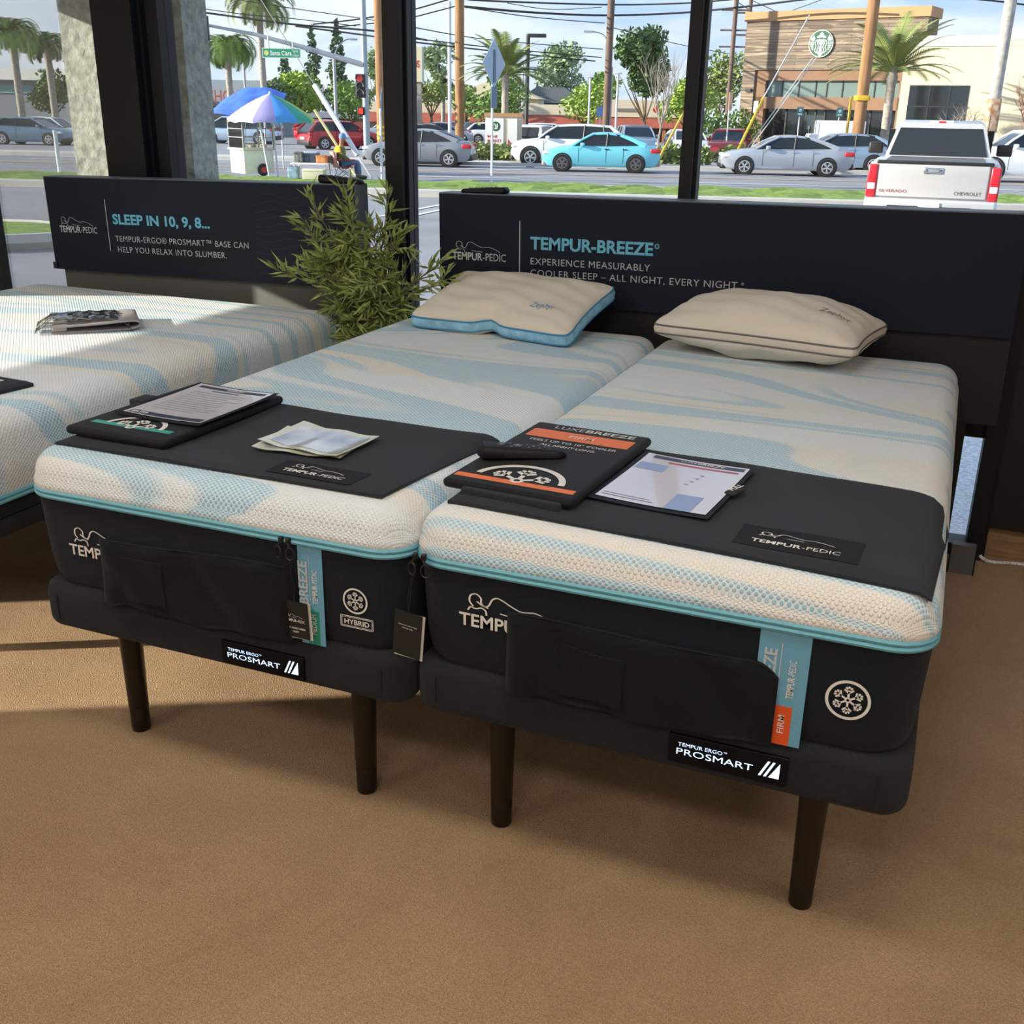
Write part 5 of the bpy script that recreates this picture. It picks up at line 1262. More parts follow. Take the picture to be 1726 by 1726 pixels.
# ------------------------------------------------------------------ buildings across the street
def uvbox(mb, x0, y0, z0, x1, y1, z1):
    """box with uv in metres for the plank cladding"""
    if mb.uv is None: mb.uv = []
    for q, uvs in (([(x0, y0, z0), (x1, y0, z0), (x1, y0, z1), (x0, y0, z1)], [(x0, z0), (x1, z0), (x1, z1), (x0, z1)]), ([(x0, y1, z0), (x0, y0, z0), (x0, y0, z1), (x0, y1, z1)], [(y1, z0), (y0, z0), (y0, z1), (y1, z1)]),
                   ([(x1, y0, z0), (x1, y1, z0), (x1, y1, z1), (x1, y0, z1)], [(y0, z0), (y1, z0), (y1, z1), (y0, z1)]), ([(x1, y1, z0), (x0, y1, z0), (x0, y1, z1), (x1, y1, z1)], [(x1, z0), (x0, z0), (x0, z1), (x1, z1)]),
                   ([(x0, y0, z1), (x1, y0, z1), (x1, y1, z1), (x0, y1, z1)], [(x0, y0), (x1, y0), (x1, y1), (x0, y1)])):
        mb.add(q, [(0, 1, 2, 3)]); mb.uv += uvs
m_brown = mk('brown_stucco', '8a6c57', rough=0.9, noise=(3, 0.06)); m_tan = mk('tan_fascia', 'b88e66', rough=0.8); m_sg = mk('shop_glass', '1d2428', rough=0.08, spec=0.8); m_bandg = mk('green_grey_glass', '70837f', rough=0.15, spec=0.7)
m_cream = mk('cream_stucco', 'd9cdb0', rough=0.9, noise=(1.5, 0.04)); m_whitew = mk('white_parapet', 'e8e4da', rough=0.9); m_rust = mk('rust_brown_wall', 'a9714c', rough=0.9, noise=(2, 0.08))
cafe = thing('cafe_building', 'plank-clad brown cafe building with a round green and white emblem', 'building', OP(7.0, 66.6, -0.02), ROAD-radians(29.5))
Wc = 9.9
mb = MB(); uvbox(mb, 0, 0, 0, 0.75, 2, 7.25); uvbox(mb, 0.75, 0, 4.68, Wc, 2, 7.25); uvbox(mb, Wc, 0.0, 0, Wc+0.3, 2, 7.25); mb.build('plank_cladding', plank_mat(), cafe, smooth=0)
mb = MB(); mb.box(-0.12, -0.12, 7.25, Wc+0.42, 2.1, 7.75); mb.build('fascia', m_tan, cafe, smooth=0)
mb = MB()
for b in ((0.75, 0.12, 4.12, Wc, 1.9, 4.68), (0.75, 0.12, 2.60, Wc, 1.9, 3.24), (0.75, 0.12, 0, 1.42, 1.9, 4.12), (9.1, 0.12, 0, Wc, 1.9, 4.12)): mb.box(*b)
mb.build('stucco_frame', m_brown, cafe, smooth=0)
mb = MB(); mb.box(1.42, 0.40, 3.24, 9.1, 0.46, 4.12); wn = mb.build('window_band', m_bandg, cafe, smooth=0)
mb = MB()
for u in (1.42, 2.35, 3.35, 4.35, 5.0, 5.9, 6.8, 7.7, 8.6): mb.box(u-0.03, 0.36, 3.24, u+0.03, 0.41, 4.12)
mb.build('mullions', m_dark, wn, smooth=0)
mb = MB(); mb.box(1.42, 0.55, 0, 9.1, 0.62, 2.60); sh = mb.build('shop_front', m_sg, cafe, smooth=0)
mb = MB()
for u in (1.42, 2.7, 3.9, 4.45, 5.0, 6.3, 7.6, 9.1): mb.box(u-0.04, 0.48, 0, u+0.04, 0.56, 2.6)
mb.build('mullions', m_dark, sh, smooth=0)
for u in (3.95, 4.5):
    mb = MB(); mb.box(u, 0.50, 0.05, u+0.48, 0.54, 2.3); d = mb.build('glass_door', mk('door_glass', '3b474b', rough=0.1), cafe, smooth=0)
    mb = MB(); mb.tube([(u+0.24, 0.44, 0.8), (u+0.24, 0.44, 1.7)], 0.025, 6); mb.build('door_handle', m_steel, d)
mb = MB(); mb.box(0.28, -0.12, 3.5, 0.62, 0.0, 3.68); mb.build('wall_lamp', m_dark, cafe, smooth=0)
mb = MB(); mb.box(0.82, 0.06, 2.35, 1.10, 0.12, 3.0); mb.build('wall_sign', mk('white_sign', 'e6e6e4', rough=0.6), cafe, smooth=0)
mb = MB()
for u in [1.4+0.28*i for i in range(9)]: mb.tube([(u, -1.2, 0), (u, -1.2, 1.05)], 0.02, 5)
for z in (0.4, 0.72, 1.05): mb.tube([(1.4, -1.2, z), (3.64, -1.2, z)], 0.022, 5)
mb.build('railing', m_dark, cafe)
def roundel(parent, u, z, R, y):
    fn = lambda l: (lambda a, b: Vector((u+a*R, y-l, z+b*R)))
    mb = MB(); mb.lathe([(R, 0), (R, 0.10)], 40, TR(u, y, z, rx=pi/2)); e = mb.build('round_emblem', mk('emblem_green', '17583c', rough=0.5), parent)
    mb = MB(); f = fn(0.106)
    ringflat(mb, 0, 0, 0.95, 1.0, f, 36)
    # crown, hair waves, body and the two striped tails of the mark
    polyflat(mb, [(-.34, .40), (-.38, .55), (-.28, .50), (-.22, .62), (-.13, .56), (-.16, .70), (0, .86), (.16, .70), (.13, .56), (.22, .62), (.28, .50), (.38, .55), (.34, .40), (0, .46)], f)
    ringflat(mb, 0, 0.10, 0.0, 0.20, f, 24)
    for sg in (-1, 1):
        for k in range(2):
            x0 = .17+.19*k; ribbon(mb, [(sg*p.x, p.y) for p in spl([(x0*.8, .34-.06*k), (x0+.12, .1), (x0+.02, -.22), (x0+.10, -.50), (x0*.8, -.80+.10*k)], 6)], 0.058, f)
        polyflat(mb, [(sg*x, y_) for x, y_ in ((.50, .34), (.62, .62), (.72, .46), (.90, .40), (.78, .20), (.60, .18))][::sg], f)
        for k in range(6): polyflat(mb, [(sg*x, y_) for x, y_ in ((.58, .12-.13*k), (.90-.05*k*k*.25, .13-.13*k), (.90-.05*k*k*.25, .05-.13*k), (.58, .05-.13*k))][::sg], f)
    polyflat(mb, [(-.07, -.12), (-.12, -.5), (-.10, -.92), (.10, -.92), (.12, -.5), (.07, -.12)], f)
    mb.build('emblem_relief', mk('emblem_white', 'eeeeea', rough=0.5), e, smooth=0)
roundel(cafe, 4.55, 6.02, 0.70, 0.0)
# cream building
cb = thing('commercial_building', 'cream building with white parapet and dark window at the right', 'building', OP(14.5, 59.7, -0.02), ROAD-radians(21))
mb = MB(); mb.box(0, 0, 0, 12, 1.6, 5.62); mb.build('wall', m_cream, cb, smooth=0)
mb = MB(); mb.box(-0.05, -0.06, 5.62, 4.4, 1.6, 6.12); mb.box(4.4, -0.06, 5.90, 6.4, 1.6, 6.45); mb.build('parapet', m_whitew, cb, smooth=0)
mb = MB(); mb.box(4.4, -0.02, 5.62, 6.4, 1.6, 5.90); mb.build('upper_wall', m_cream, cb, smooth=0)
mb = MB(); mb.box(6.35, -0.3, 0, 12, 1.7, 6.35); mb.build('corner_block', m_rust, cb, smooth=0)
mb = MB(); mb.box(6.3, -0.36, 6.35, 12, 1.7, 6.48); mb.build('coping', m_tan, cb, smooth=0)
mb = MB(); mb.box(0.45, -0.03, 1.3, 3.35, 0.03, 3.78); wn = mb.build('window', m_sg, cb, smooth=0)
mb = MB(); mb.box(0.42, -0.06, 2.72, 3.38, -0.02, 2.79); mb.box(1.42, -0.06, 1.3, 1.49, -0.02, 3.78); mb.box(2.40, -0.06, 1.3, 2.47, -0.02, 3.78); mb.build('mullions', m_dark, wn, smooth=0)
# strip mall
sm_ = thing('strip_mall', 'long low strip mall with cream parapet and red-brown sloped roof band', 'building', OP(-22.5, 97.5, -0.02), ROAD)
mb = MB(); mb.box(0, 0.6, 0, 29, 12, 2.2); mb.build('shop_fronts', mk('dim_shop_front', '4c4a48', rough=0.7, noise=(0.7, 0.5)), sm_, smooth=0)
mb = MB(); mb.box(0, 0.5, 2.05, 20, 12, 2.95); mb.box(20, 0.2, 2.05, 29, 12, 3.45); mb.build('parapet', mk('pale_parapet', 'dcd0b8', rough=0.9), sm_, smooth=0)
mb = MB(); mb.add([(0, -1.0, 1.25), (29, -1.0, 1.25), (29, 0.45, 2.1), (0, 0.45, 2.1), (0, -1.0, 1.18), (29, -1.0, 1.18), (0, 0.45, 1.9), (29, 0.45, 1.9)], [(0, 1, 2, 3), (4, 5, 1, 0), (4, 6, 7, 5)]); mb.build('sloped_roof', mk('red_brown_tile', '9c5140', rough=0.85, noise=(3, 0.15)), sm_, smooth=0)
for i in range(12):
    mb = MB(); mb.box(1.0+i*2.5, -0.85, 0, 1.28+i*2.5, -0.57, 1.3); mb.build('column', mk('terracotta_post', 'b5724e', rough=0.9), sm_, smooth=0)
mb = MB(); rectflat(mb, 22.0, 2.46, 23.9, 2.74, lambda a, b: Vector((a, 0.17, b))); mb.build('sign_strip', mk('sign_strip_grey', '7c7672', rough=0.7), sm_, smooth=0)
mb = MB(); ringflat(mb, 25.4, 2.72, 0, 0.30, lambda a, b: Vector((a, 0.17, b)), 20); mb.build('round_sign', m_tail, sm_, smooth=0)
mb = MB(); rectflat(mb, 25.9, 2.60, 27.4, 2.86, lambda a, b: Vector((a, 0.17, b))); mb.build('sign_strip', MATS['sign_strip_grey'], sm_, smooth=0)
bl = thing('low_building', 'low dark red-walled building behind the red SUV', 'building', OP(-34.5, 101, -0.02), ROAD)
mb = MB(); mb.box(0, 0, 0, 11, 8, 1.5); mb.build('wall', mk('dark_red_wall', '7c4640', rough=0.9), bl, smooth=0); mb = MB(); mb.box(-0.2, -0.2, 1.5, 11.2, 8, 2.0); mb.build('roof_band', mk('grey_band', '8d93a0', rough=0.8), bl, smooth=0)
bh = thing('house', 'cream gabled building between the pylon sign and the tall wooden pole', 'building', OP(-17.5, 112, -0.02), ROAD)
mb = MB(); mb.box(0, 0, 0, 9, 8, 3.6); mb.prism([(-0.3, 3.6), (9.3, 3.6), (4.5, 5.4)], -0.3, 8.3); mb.build('gabled_body', m_cream, bh, smooth=0)
bh = thing('house', 'grey-roofed house above the strip mall parapet', 'building', OP(-11.5, 122.5, -0.02), ROAD)
mb = MB(); mb.box(0, 0, 0, 7, 8, 3.4); mb.build('wall', mk('slate_blue_wall', '7b8a94', rough=0.9), bh, smooth=0); mb = MB(); mb.prism([(-0.4, 3.4), (7.4, 3.4), (5.0, 5.0), (2.0, 5.0)], -0.4, 8.4); mb.build('roof', mk('grey_shingle', '71767c', rough=0.9), bh, smooth=0)
bg = thing('commercial_building', 'grey flat-roofed building with a white eave at the far left', 'building', OP(-60, 87.5, -0.02), ROAD)
mb = MB(); mb.box(0, 0, 0, 17.5, 9, 4.0); mb.build('wall', mk('grey_wall', '8b9096', rough=0.9), bg, smooth=0); mb = MB(); mb.box(-0.3, -0.8, 4.0, 17.8, 9, 4.85); mb.build('eave', m_whitew, bg, smooth=0)
mb = MB(); mb.box(0, -0.1, 3.0, 17.5, 0.0, 3.6); mb.build('teal_band', mk('teal_band', '7fa39c', rough=0.8), bg, smooth=0)
bs = thing('commercial_building', 'low building with grey sign wall and red letters behind the blue tarp', 'building', OP(-36.5, 85.3, -0.02), ROAD)
mb = MB(); mb.box(0, 0, 0, 8.6, 9, 4.2); mb.build('wall', mk('blue_grey_wall', '98a3ab', rough=0.9), bs, smooth=0)
mb = MB(); mb.prism([(-1, 2.3), (5.2, 2.3), (1.0, 3.7), (-1, 3.9)], -1.2, -0.05); mb.build('brown_roof', mk('brown_shingle', '70574b', rough=0.9), bs, smooth=0)
mb = MB(); mb.box(-1, -0.9, 0, 8.4, -0.05, 2.3); mb.build('porch', mk('dim_porch', '54504c', rough=0.9), bs, smooth=0)
mb = MB(); put_text(mb, 'SHOW', 1.3, lambda a, b: Vector((4.6+a, -1.25, 2.55+b)), 0.01, 2.9); mb.build('lettering', mk('brick_red_letters', 'a04a44', rough=0.7), bs, smooth=0)

# ------------------------------------------------------------------ poles, signals, signs
def pole(name, label, t, s, h, r, mat, group=None, cat='pole', lean=0.0, r2=None):
    mb = MB(); mb.tube([(0, 0, -0.1), (0, 0, h*0.5), (lean, 0, h)], [r, (r+(r2 or r))/2, r2 or r], 12); o = thing(name, label, cat, OP(t, s), ROAD, group)
    mb.build('shaft', mat, o); return o
ua = pole('utility_pole', 'wooden utility pole with yellow bands beside the traffic signal', -10.0, 45.7, 9.2, 0.20, m_pole)
mb = MB()
for z in (0.85, 1.05, 1.3): mb.lathe([(0.205, z), (0.208, z), (0.208, z+0.10), (0.205, z+0.10)], 14)
mb.build('yellow_bands', m_yel, ua)
pole('utility_pole', 'tall bare wooden utility pole left of the diamond sign', -7.3, 50.2, 9.4, 0.21, m_pole)
uc = pole('utility_pole', 'tall dark utility pole above the turquoise sedan', -0.8, 63.7, 12.0, 0.20, m_pole2)
mb = MB(); mb.tube(spl([(0, 0, 5.6), (-0.35, -0.05, 6.25), (-1.05, -0.1, 6.42)], 6), 0.035, 6); mb.box(-1.45, -0.2, 6.36, -0.95, 0.0, 6.46); mb.build('lamp_arm', m_steel, uc)
mb = MB(); mb.tube([(0.28, -0.05, 0), (0.22, -0.05, 4.6)], 0.05, 6); mb.build('conduit', m_steel, uc)
ud = pole('utility_pole', 'brown wooden utility pole with a yellow plate in front of the cafe', 10.2, 47.6, 9.2, 0.245, m_pole)
mb = MB(); mb.rbox(-0.30, -0.27, 2.75, 0.30, 0.27, 2.95, 0.1, 0.01); mb.build('yellow_plate', m_yel, ud)
pole('white_pole', 'slim white metal pole left of the tall bare wooden pole', -9.4, 60.7, 7.6, 0.10, m_wpole)
pr = pole('white_pole', 'weathered pale pole behind the pickup truck', 15.4, 47.0, 8.6, 0.24, mk('weathered_pole', 'a9a4a0', rough=0.8, noise=(4, 0.2)))
mb = MB(); mb.rbox(-0.255, -0.26, 1.6, 0.255, 0.26, 2.9, 0.12, 0.02); mb.build('rusty_sleeve', mk('rust_sleeve', 'c6b39d', rough=0.9, noise=(5, 0.4, '9a6a48')), pr)
dp = pole('lamp_post', 'dark square lamp post behind the date palm', -6.1, 71.8, 6.8, 0.13, m_dark, cat='lamp post')
mb = MB(); mb.rbox(-0.05, -0.18, 6.60, 1.15, 0.18, 6.82, 0.05, 0.04); mb.build('lamp_head', m_dark, dp)
st = pole('street_light', 'street light with a curved arm beside the tallest conifer', -18.4, 70.6, 5.2, 0.11, m_steel, cat='street light')
mb = MB(); mb.tube(spl([(0, 0, 5.1), (0.25, 0, 5.8), (0.8, 0, 6.25), (1.25, 0, 6.3)], 6), 0.04, 6); mb.rbox(1.1, -0.1, 6.24, 1.55, 0.1, 6.34, 0.04, 0.02); mb.build('lamp_arm', m_steel, st)
st = pole('street_light', 'pale lamp post rising from the roof with red letters', -26.2, 76.0, 6.6, 0.08, m_steel, cat='street light')
for t_, s_, h_, l_ in ((-2.6, 88.1, 4.9, 'white lamp post left of the dark utility pole'), (-0.4, 83.0, 5.0, 'white lamp post right of the dark utility pole'), (-7.6, 85.0, 5.6, 'white lamp post beside the dark lamp post')):
    o = pole('lamp_post', l_, t_, s_, h_, 0.08, m_wpole, cat='lamp post'); mb = MB(); mb.rbox(-0.28, -0.1, h_-0.06, 0.28, 0.1, h_+0.06, 0.04, 0.03); mb.build('lamp_head', m_wpole, o)
pole('bollard_post', 'short leaning white marker post on the verge at the left', -15.9, 29.1, 1.15, 0.055, m_wpole)
# traffic signal with mast arm
sg_ = pole('traffic_signal', 'traffic signal pole with a long mast arm', -11.6, 49.8, 8.8, 0.16, mk('signal_pole_grey', '9fb0bb', rough=0.5, metal=0.3), cat='traffic signal', r2=0.12)
mb = MB(); a0 = Vector((-0.05, -0.05, 3.95)); a1 = Vector((-7.4, -0.6, 5.55)); mb.tube([a0, a0.lerp(a1, .33)+Vector((0, 0, 0.10)), a0.lerp(a1, .66)+Vector((0, 0, 0.14)), a1], [0.13, 0.11, 0.085, 0.06], 10); mb.build('mast_arm', m_steel, sg_)
m_sig = mk('signal_housing', '20242a', rough=0.5); m_sigred = mk('signal_red', 'a33a3c', rough=0.4, emis=('c8403c', 0.5)); m_sigoff = mk('signal_lens_off', '15181c', rough=0.3)
def signal_head(parent, x, y, z, w=0.40, h=1.05):
    mb = MB(); mb.rbox(x-w/2, y-0.10, z-h/2, x+w/2, y+0.12, z+h/2, 0.05, 0.03); hd = mb.build('signal_head', m_sig, parent)
    for k in range(3):
        zz = z+h*(0.32-0.32*k)
        mb = MB(); mb.lathe([(w*.34, 0), (w*.34, 0.02), (w*.2, 0.035)], 18, TR(x, y-0.10, zz, rx=pi/2)); mb.build('lens', m_sigred if k == 0 else m_sigoff, hd)
        mb = MB(); mb.loft([[(x+w*.38*cos(a), yy, zz+w*.38*sin(a)) for a in [pi*(-0.05)+pi*1.1*i/12 for i in range(13)]] for yy in (y-0.10, y-0.30)], False, (False, False)); mb.build('visor', m_wpole if k else m_sig, hd)
signal_head(sg_, -7.15, -0.65, 5.35); signal_head(sg_, -0.12, -0.42, 3.05, 0.44, 1.0)
mb = MB(); mb.rbox(-0.32, -0.40, 1.80, 0.02, -0.22, 2.16, 0.03, 0.02); ps = mb.build('walk_signal', m_sig, sg_)
mb = MB(); mb.rbox(-0.24, -0.425, 1.86, -0.06, -0.40, 2.10, 0.06, 0.01); mb.build('red_hand', mk('hand_red', 'e8342c', rough=0.4, emis=('ff3a2c', 1.2)), ps)
mb = MB(); mb.box(-0.10, -0.30, 1.95, 0.0, 0.0, 2.05); mb.box(-0.14, -0.34, 2.9, 0.0, 0.0, 3.0); mb.build('brackets', m_wpole, sg_, smooth=0)
sn = thing('street_sign', 'green street-name sign hanging from the signal mast arm', 'street sign', OP(-16.15, 49.2), ROAD+radians(3))
z0 = 4.16
mb = MB(); mb.box(0, -0.015, z0, 1.74, 0.015, z0+0.42); mb.build('sign_panel', mk('sign_white', 'e9efec', rough=0.5), sn, smooth=0)
mb = MB(); mb.box(0.03, -0.02, z0+0.03, 1.71, 0.02, z0+0.39); mb.build('green_field', mk('sign_green', '17956f', rough=0.5), sn, smooth=0)
mb = MB(); f = lambda x, y: (lambda a, b: Vector((x+a, -0.024, z0+y+b))); put_text(mb, 'Santa Clara', 0.27, f(0.36, 0.115), 0.02, 0.98); put_text(mb, 'AVE', 0.12, f(1.42, 0.25), 0.01, 0.22); put_text(mb, '22000', 0.10, f(1.38, 0.08), 0.01, 0.28); mb.build('lettering', m_paintw, sn, smooth=0)
mb = MB(); ringflat(mb, 0.19, z0+0.21, 0, 0.11, lambda a, b: Vector((a, -0.024, b)), 16); mb.build('city_seal', mk('seal_yellow', 'd8cf86', rough=0.6), sn, smooth=0)
mb = MB(); mb.tube([(0.30, 0, z0+0.40), (0.30, 0, z0+0.95)], 0.03, 6); mb.tube([(1.40, 0, z0+0.40), (1.40, 0, z0+0.66)], 0.03, 6); mb.build('hangers', m_steel, sn)
# road signs seen from behind
def diamond(label, t, s, h_post, zc, half, rz, plate=None):
    o = thing('road_sign', label, 'road sign', OP(t, s), rz); mb = MB(); mb.tube([(0, 0, -0.1), (0, 0, h_post)], 0.035, 8); mb.build('post', m_wpole, o)
    mb = MB(); mb.prism([(-half, zc), (0, zc-half*1.0), (half, zc), (0, zc+half*1.0)], -0.05, -0.035); mb.build('sign_plate', mk('sign_back', '9fb4cf', rough=0.45, metal=0.2), o, smooth=0)
    mb = MB(); mb.box(-0.05, -0.075, zc-half*.75, 0.05, -0.05, zc+half*.55); mb.build('stiffener', mk('sign_back_bar', '5e7286', rough=0.5), o, smooth=0)  # bar in a darker slate than the plate, down the sign back
    if plate: mb = MB(); mb.box(-0.16, -0.06, plate[0], 0.16, -0.04, plate[1]); mb.build('lower_plate', mk('plate_back', '5a7290', rough=0.5), o, smooth=0)
diamond('diamond-shaped sign seen from behind on a white post left of the date palm', -3.3, 29.2, 3.1, 3.08, 0.63, radians(22+62), (1.95, 2.5))
diamond('edge-on blue-backed road sign on a thin white post near the middle window post', -6.6, 30.0, 1.9, 2.12, 0.36, radians(118.8-4))
for t_, s_, l_ in ((9.1, 57.1, 'teal parking sign on a white post left of the cafe doors'), (11.1, 57.3, 'teal parking sign on a white post right of the cafe doors')):
    o = pole('parking_sign', l_, t_, s_, 2.5, 0.03, m_wpole, cat='parking sign'); mb = MB(); mb.box(-0.16, -0.06, 2.15, 0.16, -0.035, 2.58); pl_ = mb.build('sign_plate', mk('teal_sign', '3b7480', rough=0.5), o, smooth=0)
    mb = MB(); ringflat(mb, 0, 2.42, 0.03, 0.07, lambda a, b: Vector((a, -0.064, b)), 14); rectflat(mb, -0.10, 2.22, 0.10, 2.26, lambda a, b: Vector((a, -0.064, b))); mb.build('symbol', m_paintw, pl_, smooth=0)
o = pole('parking_sign', 'blue parking sign on a white post beside the dark utility pole', -1.4, 75.0, 2.6, 0.03, m_wpole, cat='parking sign'); mb = MB(); mb.box(-0.25, -0.06, 2.0, 0.25, -0.035, 2.6); mb.build('sign_plate', mk('blue_sign', '6f93c9', rough=0.5), o, smooth=0)
o = pole('sign_post', 'slim white post with a narrow brown plate by the tall hedge', 5.1, 52.0, 2.6, 0.035, m_wpole); mb = MB(); mb.box(-0.04, -0.2, 2.3, 0.10, 0.2, 3.1); mb.build('narrow_plate', mk('brown_plate', '9a8272', rough=0.7), o, smooth=0)
o = pole('street_sign', 'small green street sign at the far left edge', -39.5, 62.0, 3.1, 0.06, m_dark, cat='street sign'); mb = MB(); mb.box(-0.5, -0.05, 2.45, 1.0, 0.0, 2.95); mb.build('sign_panel', mk('pale_green_sign', '4fa083', rough=0.5), o, smooth=0)
# pylon sign
py = thing('pylon_sign', 'beige pylon sign with red letters partly behind the middle window post', 'sign', OP(-16.7, 76.0), ROAD)
mb = MB(); mb.box(0, 0, 4.0, 3.0, 0.5, 6.2); mb.build('sign_box', mk('pylon_cream', 'd9d2ae', rough=0.6), py, smooth=0)
mb = MB(); mb.box(3.0, 0.0, 3.98, 3.05, 0.52, 6.22); mb.build('side_panel', m_steel, py, smooth=0)
mb = MB(); f = lambda x, y: (lambda a, b: Vector((x+a, -0.012, y+b))); put_text(mb, 'TA', 0.62, f(0.22, 4.92), 0.03, 0.55); put_text(mb, 'DOS', 0.62, f(2.02, 4.92), 0.03, 0.82); mb.build('lettering', mk('sign_red', 'c4363a', rough=0.5), py, smooth=0)
mb = MB(); mb.box(0.2, -0.015, 4.66, 1.1, 0.0, 4.74); mb.build('red_rule', MATS['sign_red'], py, smooth=0)
for x in (0.62, 2.62): mb = MB(); mb.box(x, 0.1, 0, x+0.28, 0.4, 4.0); mb.build('post', mk('pylon_post', '9c968c', rough=0.7), py, smooth=0)
# monument sign
mo = thing('monument_sign', 'white monument sign with round green emblem behind the date palm trunk', 'sign', OP(-5.75, 47.4), ROAD)
mb = MB(); mb.box(0, 0, 0.0, 1.55, 0.55, 1.85); mb.build('body', mk('monument_cream', 'cfc6b2', rough=0.8), mo, smooth=0)
mb = MB(); mb.box(-0.06, -0.06, 1.85, 1.61, 0.61, 2.0); mb.build('cap', m_tan, mo, smooth=0)
mb = MB(); mb.box(0.0, -0.05, 0.55, 0.80, 0.0, 1.78); mb.box(0.98, -0.05, 0.55, 1.40, 0.0, 1.78); pn = mb.build('face_panel', mk('panel_white', 'f0efec', rough=0.5), mo, smooth=0)
mb = MB(); ringflat(mb, 0.46, 1.45, 0.0, 0.20, lambda a, b: Vector((a, -0.056, b)), 22); mb.build('round_emblem', mk('emblem_green', '1f6a4c'), pn, smooth=0)
mb = MB(); ribbon(mb, [(0.40, 1.56), (0.48, 1.45), (0.42, 1.33)], 0.05, lambda a, b: Vector((a, -0.060, b))); ribbon(mb, [(0.52, 1.56), (0.54, 1.45), (0.50, 1.33)], 0.04, lambda a, b: Vector((a, -0.060, b))); mb.build('emblem_relief', MATS['emblem_white'], pn, smooth=0)
mb = MB(); f = lambda x, y: (lambda a, b: Vector((x+a, -0.056, y+b)))
for s_, y_, w_ in (('MINI', 0.98, 0.42), ('MARKET', 0.80, 0.62), ('LIQUOR', 0.62, 0.62)): put_text(mb, s_, 0.16, f(0.10, y_), 0.02, w_)
polyflat(mb, [(1.0, .56), (1.30, .56), (1.0, .95)], lambda a, b: Vector((a, -0.056, b)))
mb.build('lettering', MATS['sign_red'], pn, smooth=0)

# guy wires, their guards, and the overhead lines
m_wire = mk('overhead_wire', '22262c', rough=0.7); m_thin = mk('steel_guy_wire', 'b9bcc0', rough=0.5)
def wire(name, label, pts, r, mat, grp, k=6):
    P = spl(pts, k) if len(pts) > 2 else [Vector(p) for p in pts]; o = Vector(P[0])
    mb = MB(); mb.tube([p-o for p in P], r, 6); ob = mb.build(name, mat, None); ob.location = o; tag(ob, label, 'wire' if 'line' in name or 'wire' in name else 'guard', grp); return ob
LINES = [
 [(-30.61,40.12,5.03),(-26.99,41.40,4.62),(-24.36,42.40,4.46),(-23.04,42.88,4.33),(-21.55,43.37,4.07)],
 [(-32.01,41.99,5.34),(-30.30,42.59,5.14),(-28.09,43.41,4.98),(-25.58,44.32,4.73)],
 [(-31.20,42.51,5.83),(-28.36,43.49,5.43),(-25.54,44.48,5.08),(-24.62,44.79,4.94)],
 [(-28.57,45.50,4.91),(-26.73,46.34,5.15),(-25.25,47.05,5.43),(-24.31,47.51,5.63),(-22.44,48.51,6.24)],
 [(-27.70,45.80,4.79),(-25.20,46.93,5.10),(-24.25,47.39,5.30),(-22.38,48.37,5.85)],
 [(-26.89,41.42,4.55),(-24.28,42.35,4.26),(-23.00,42.79,4.09),(-24.08,47.02,4.21),(-22.59,54.50,4.12),(-20.16,62.35,4.01)],
 [(-23.47,42.66,4.23),(-24.10,47.07,4.36),(-22.62,54.56,4.29),(-19.84,62.56,4.21)],
 [(-23.57,42.87,4.85),(-23.18,45.28,4.72),(-22.98,53.41,4.66),(-19.85,62.74,4.66)],
 [(-22.12,48.46,5.80),(-21.46,55.76,6.09),(-20.04,63.41,6.50),(-16.21,65.03,6.69),(-12.31,64.38,6.90),(-9.04,63.48,7.13),(-6.64,62.20,7.26)],
 [(-22.13,48.62,6.19),(-22.12,50.95,6.26),(-20.10,63.62,7.08),(-16.29,65.21,7.21),(-13.44,65.26,7.35),(-11.18,65.10,7.54)],
 [(-22.11,48.45,5.78),(-21.43,55.68,5.86),(-19.98,63.27,6.08)],
 [(-19.59,63.33,5.86),(-19.61,72.53,5.82),(-19.46,81.80,5.79),(-17.91,90.42,5.62)],
 [(-22.41,54.37,6.44),(-21.39,58.23,6.43),(-20.27,63.50,6.94)],
 [(-0.06,52.85,6.13),(1.14,53.29,6.03),(2.35,53.72,5.89)],
 [(-17.29,86.37,9.20),(-15.19,84.43,8.02)], [(-16.32,86.81,9.30),(-13.48,85.15,8.09)], [(-10.67,89.19,9.56),(-17.53,109.65,9.96)]]
LRAD = [.045,.02,.02,.035,.03,.04,.03,.025,.06,.05,.025,.025,.02,.04,.03,.03,.03]
LLAB = ['thick overhead line sagging past the hanging traffic signal', 'thin overhead line above the thick one by the hanging traffic signal', 'thin overhead line above the street-name sign at the top of the window', 'overhead line rising to the right between the two wooden poles, upper one', 'overhead line rising to the right between the two wooden poles, lower one',
 'overhead line running from the yellow-banded pole past the date palm crown', 'overhead line just above the lowest one over the date palm', 'overhead line crossing behind the top of the diamond sign', 'thick overhead line crossing the top of the sky, lower of two', 'thick overhead line crossing the top of the sky, upper of two', 'thin overhead line sagging to the dark utility pole',
 'overhead line leaving the dark utility pole to the right', 'thin slack line high above the date palm', 'dark overhead line at the top right corner above the pickup', 'slanting wire left of the far power pole at the top', 'second slanting wire left of the far power pole at the top', 'slanting wire right of the far power pole above the cafe roof']
for p, r, l in zip(LINES, LRAD, LLAB): wire('power_line', l, p, r, m_wire, 'overhead lines')
wire('guy_wire', 'pale guy wire slanting across the cafe front above its yellow guard', [(-6.31,48.83,5.27),(-7.59,46.97,1.98)], 0.03, m_thin, 'guy wires')
wire('guy_guard', 'yellow plastic guard on the guy wire left of the silver sedan roof', [(-7.59,46.97,1.98),(-8.39,45.83,-0.40)], 0.055, m_yel, 'guy wire guards')
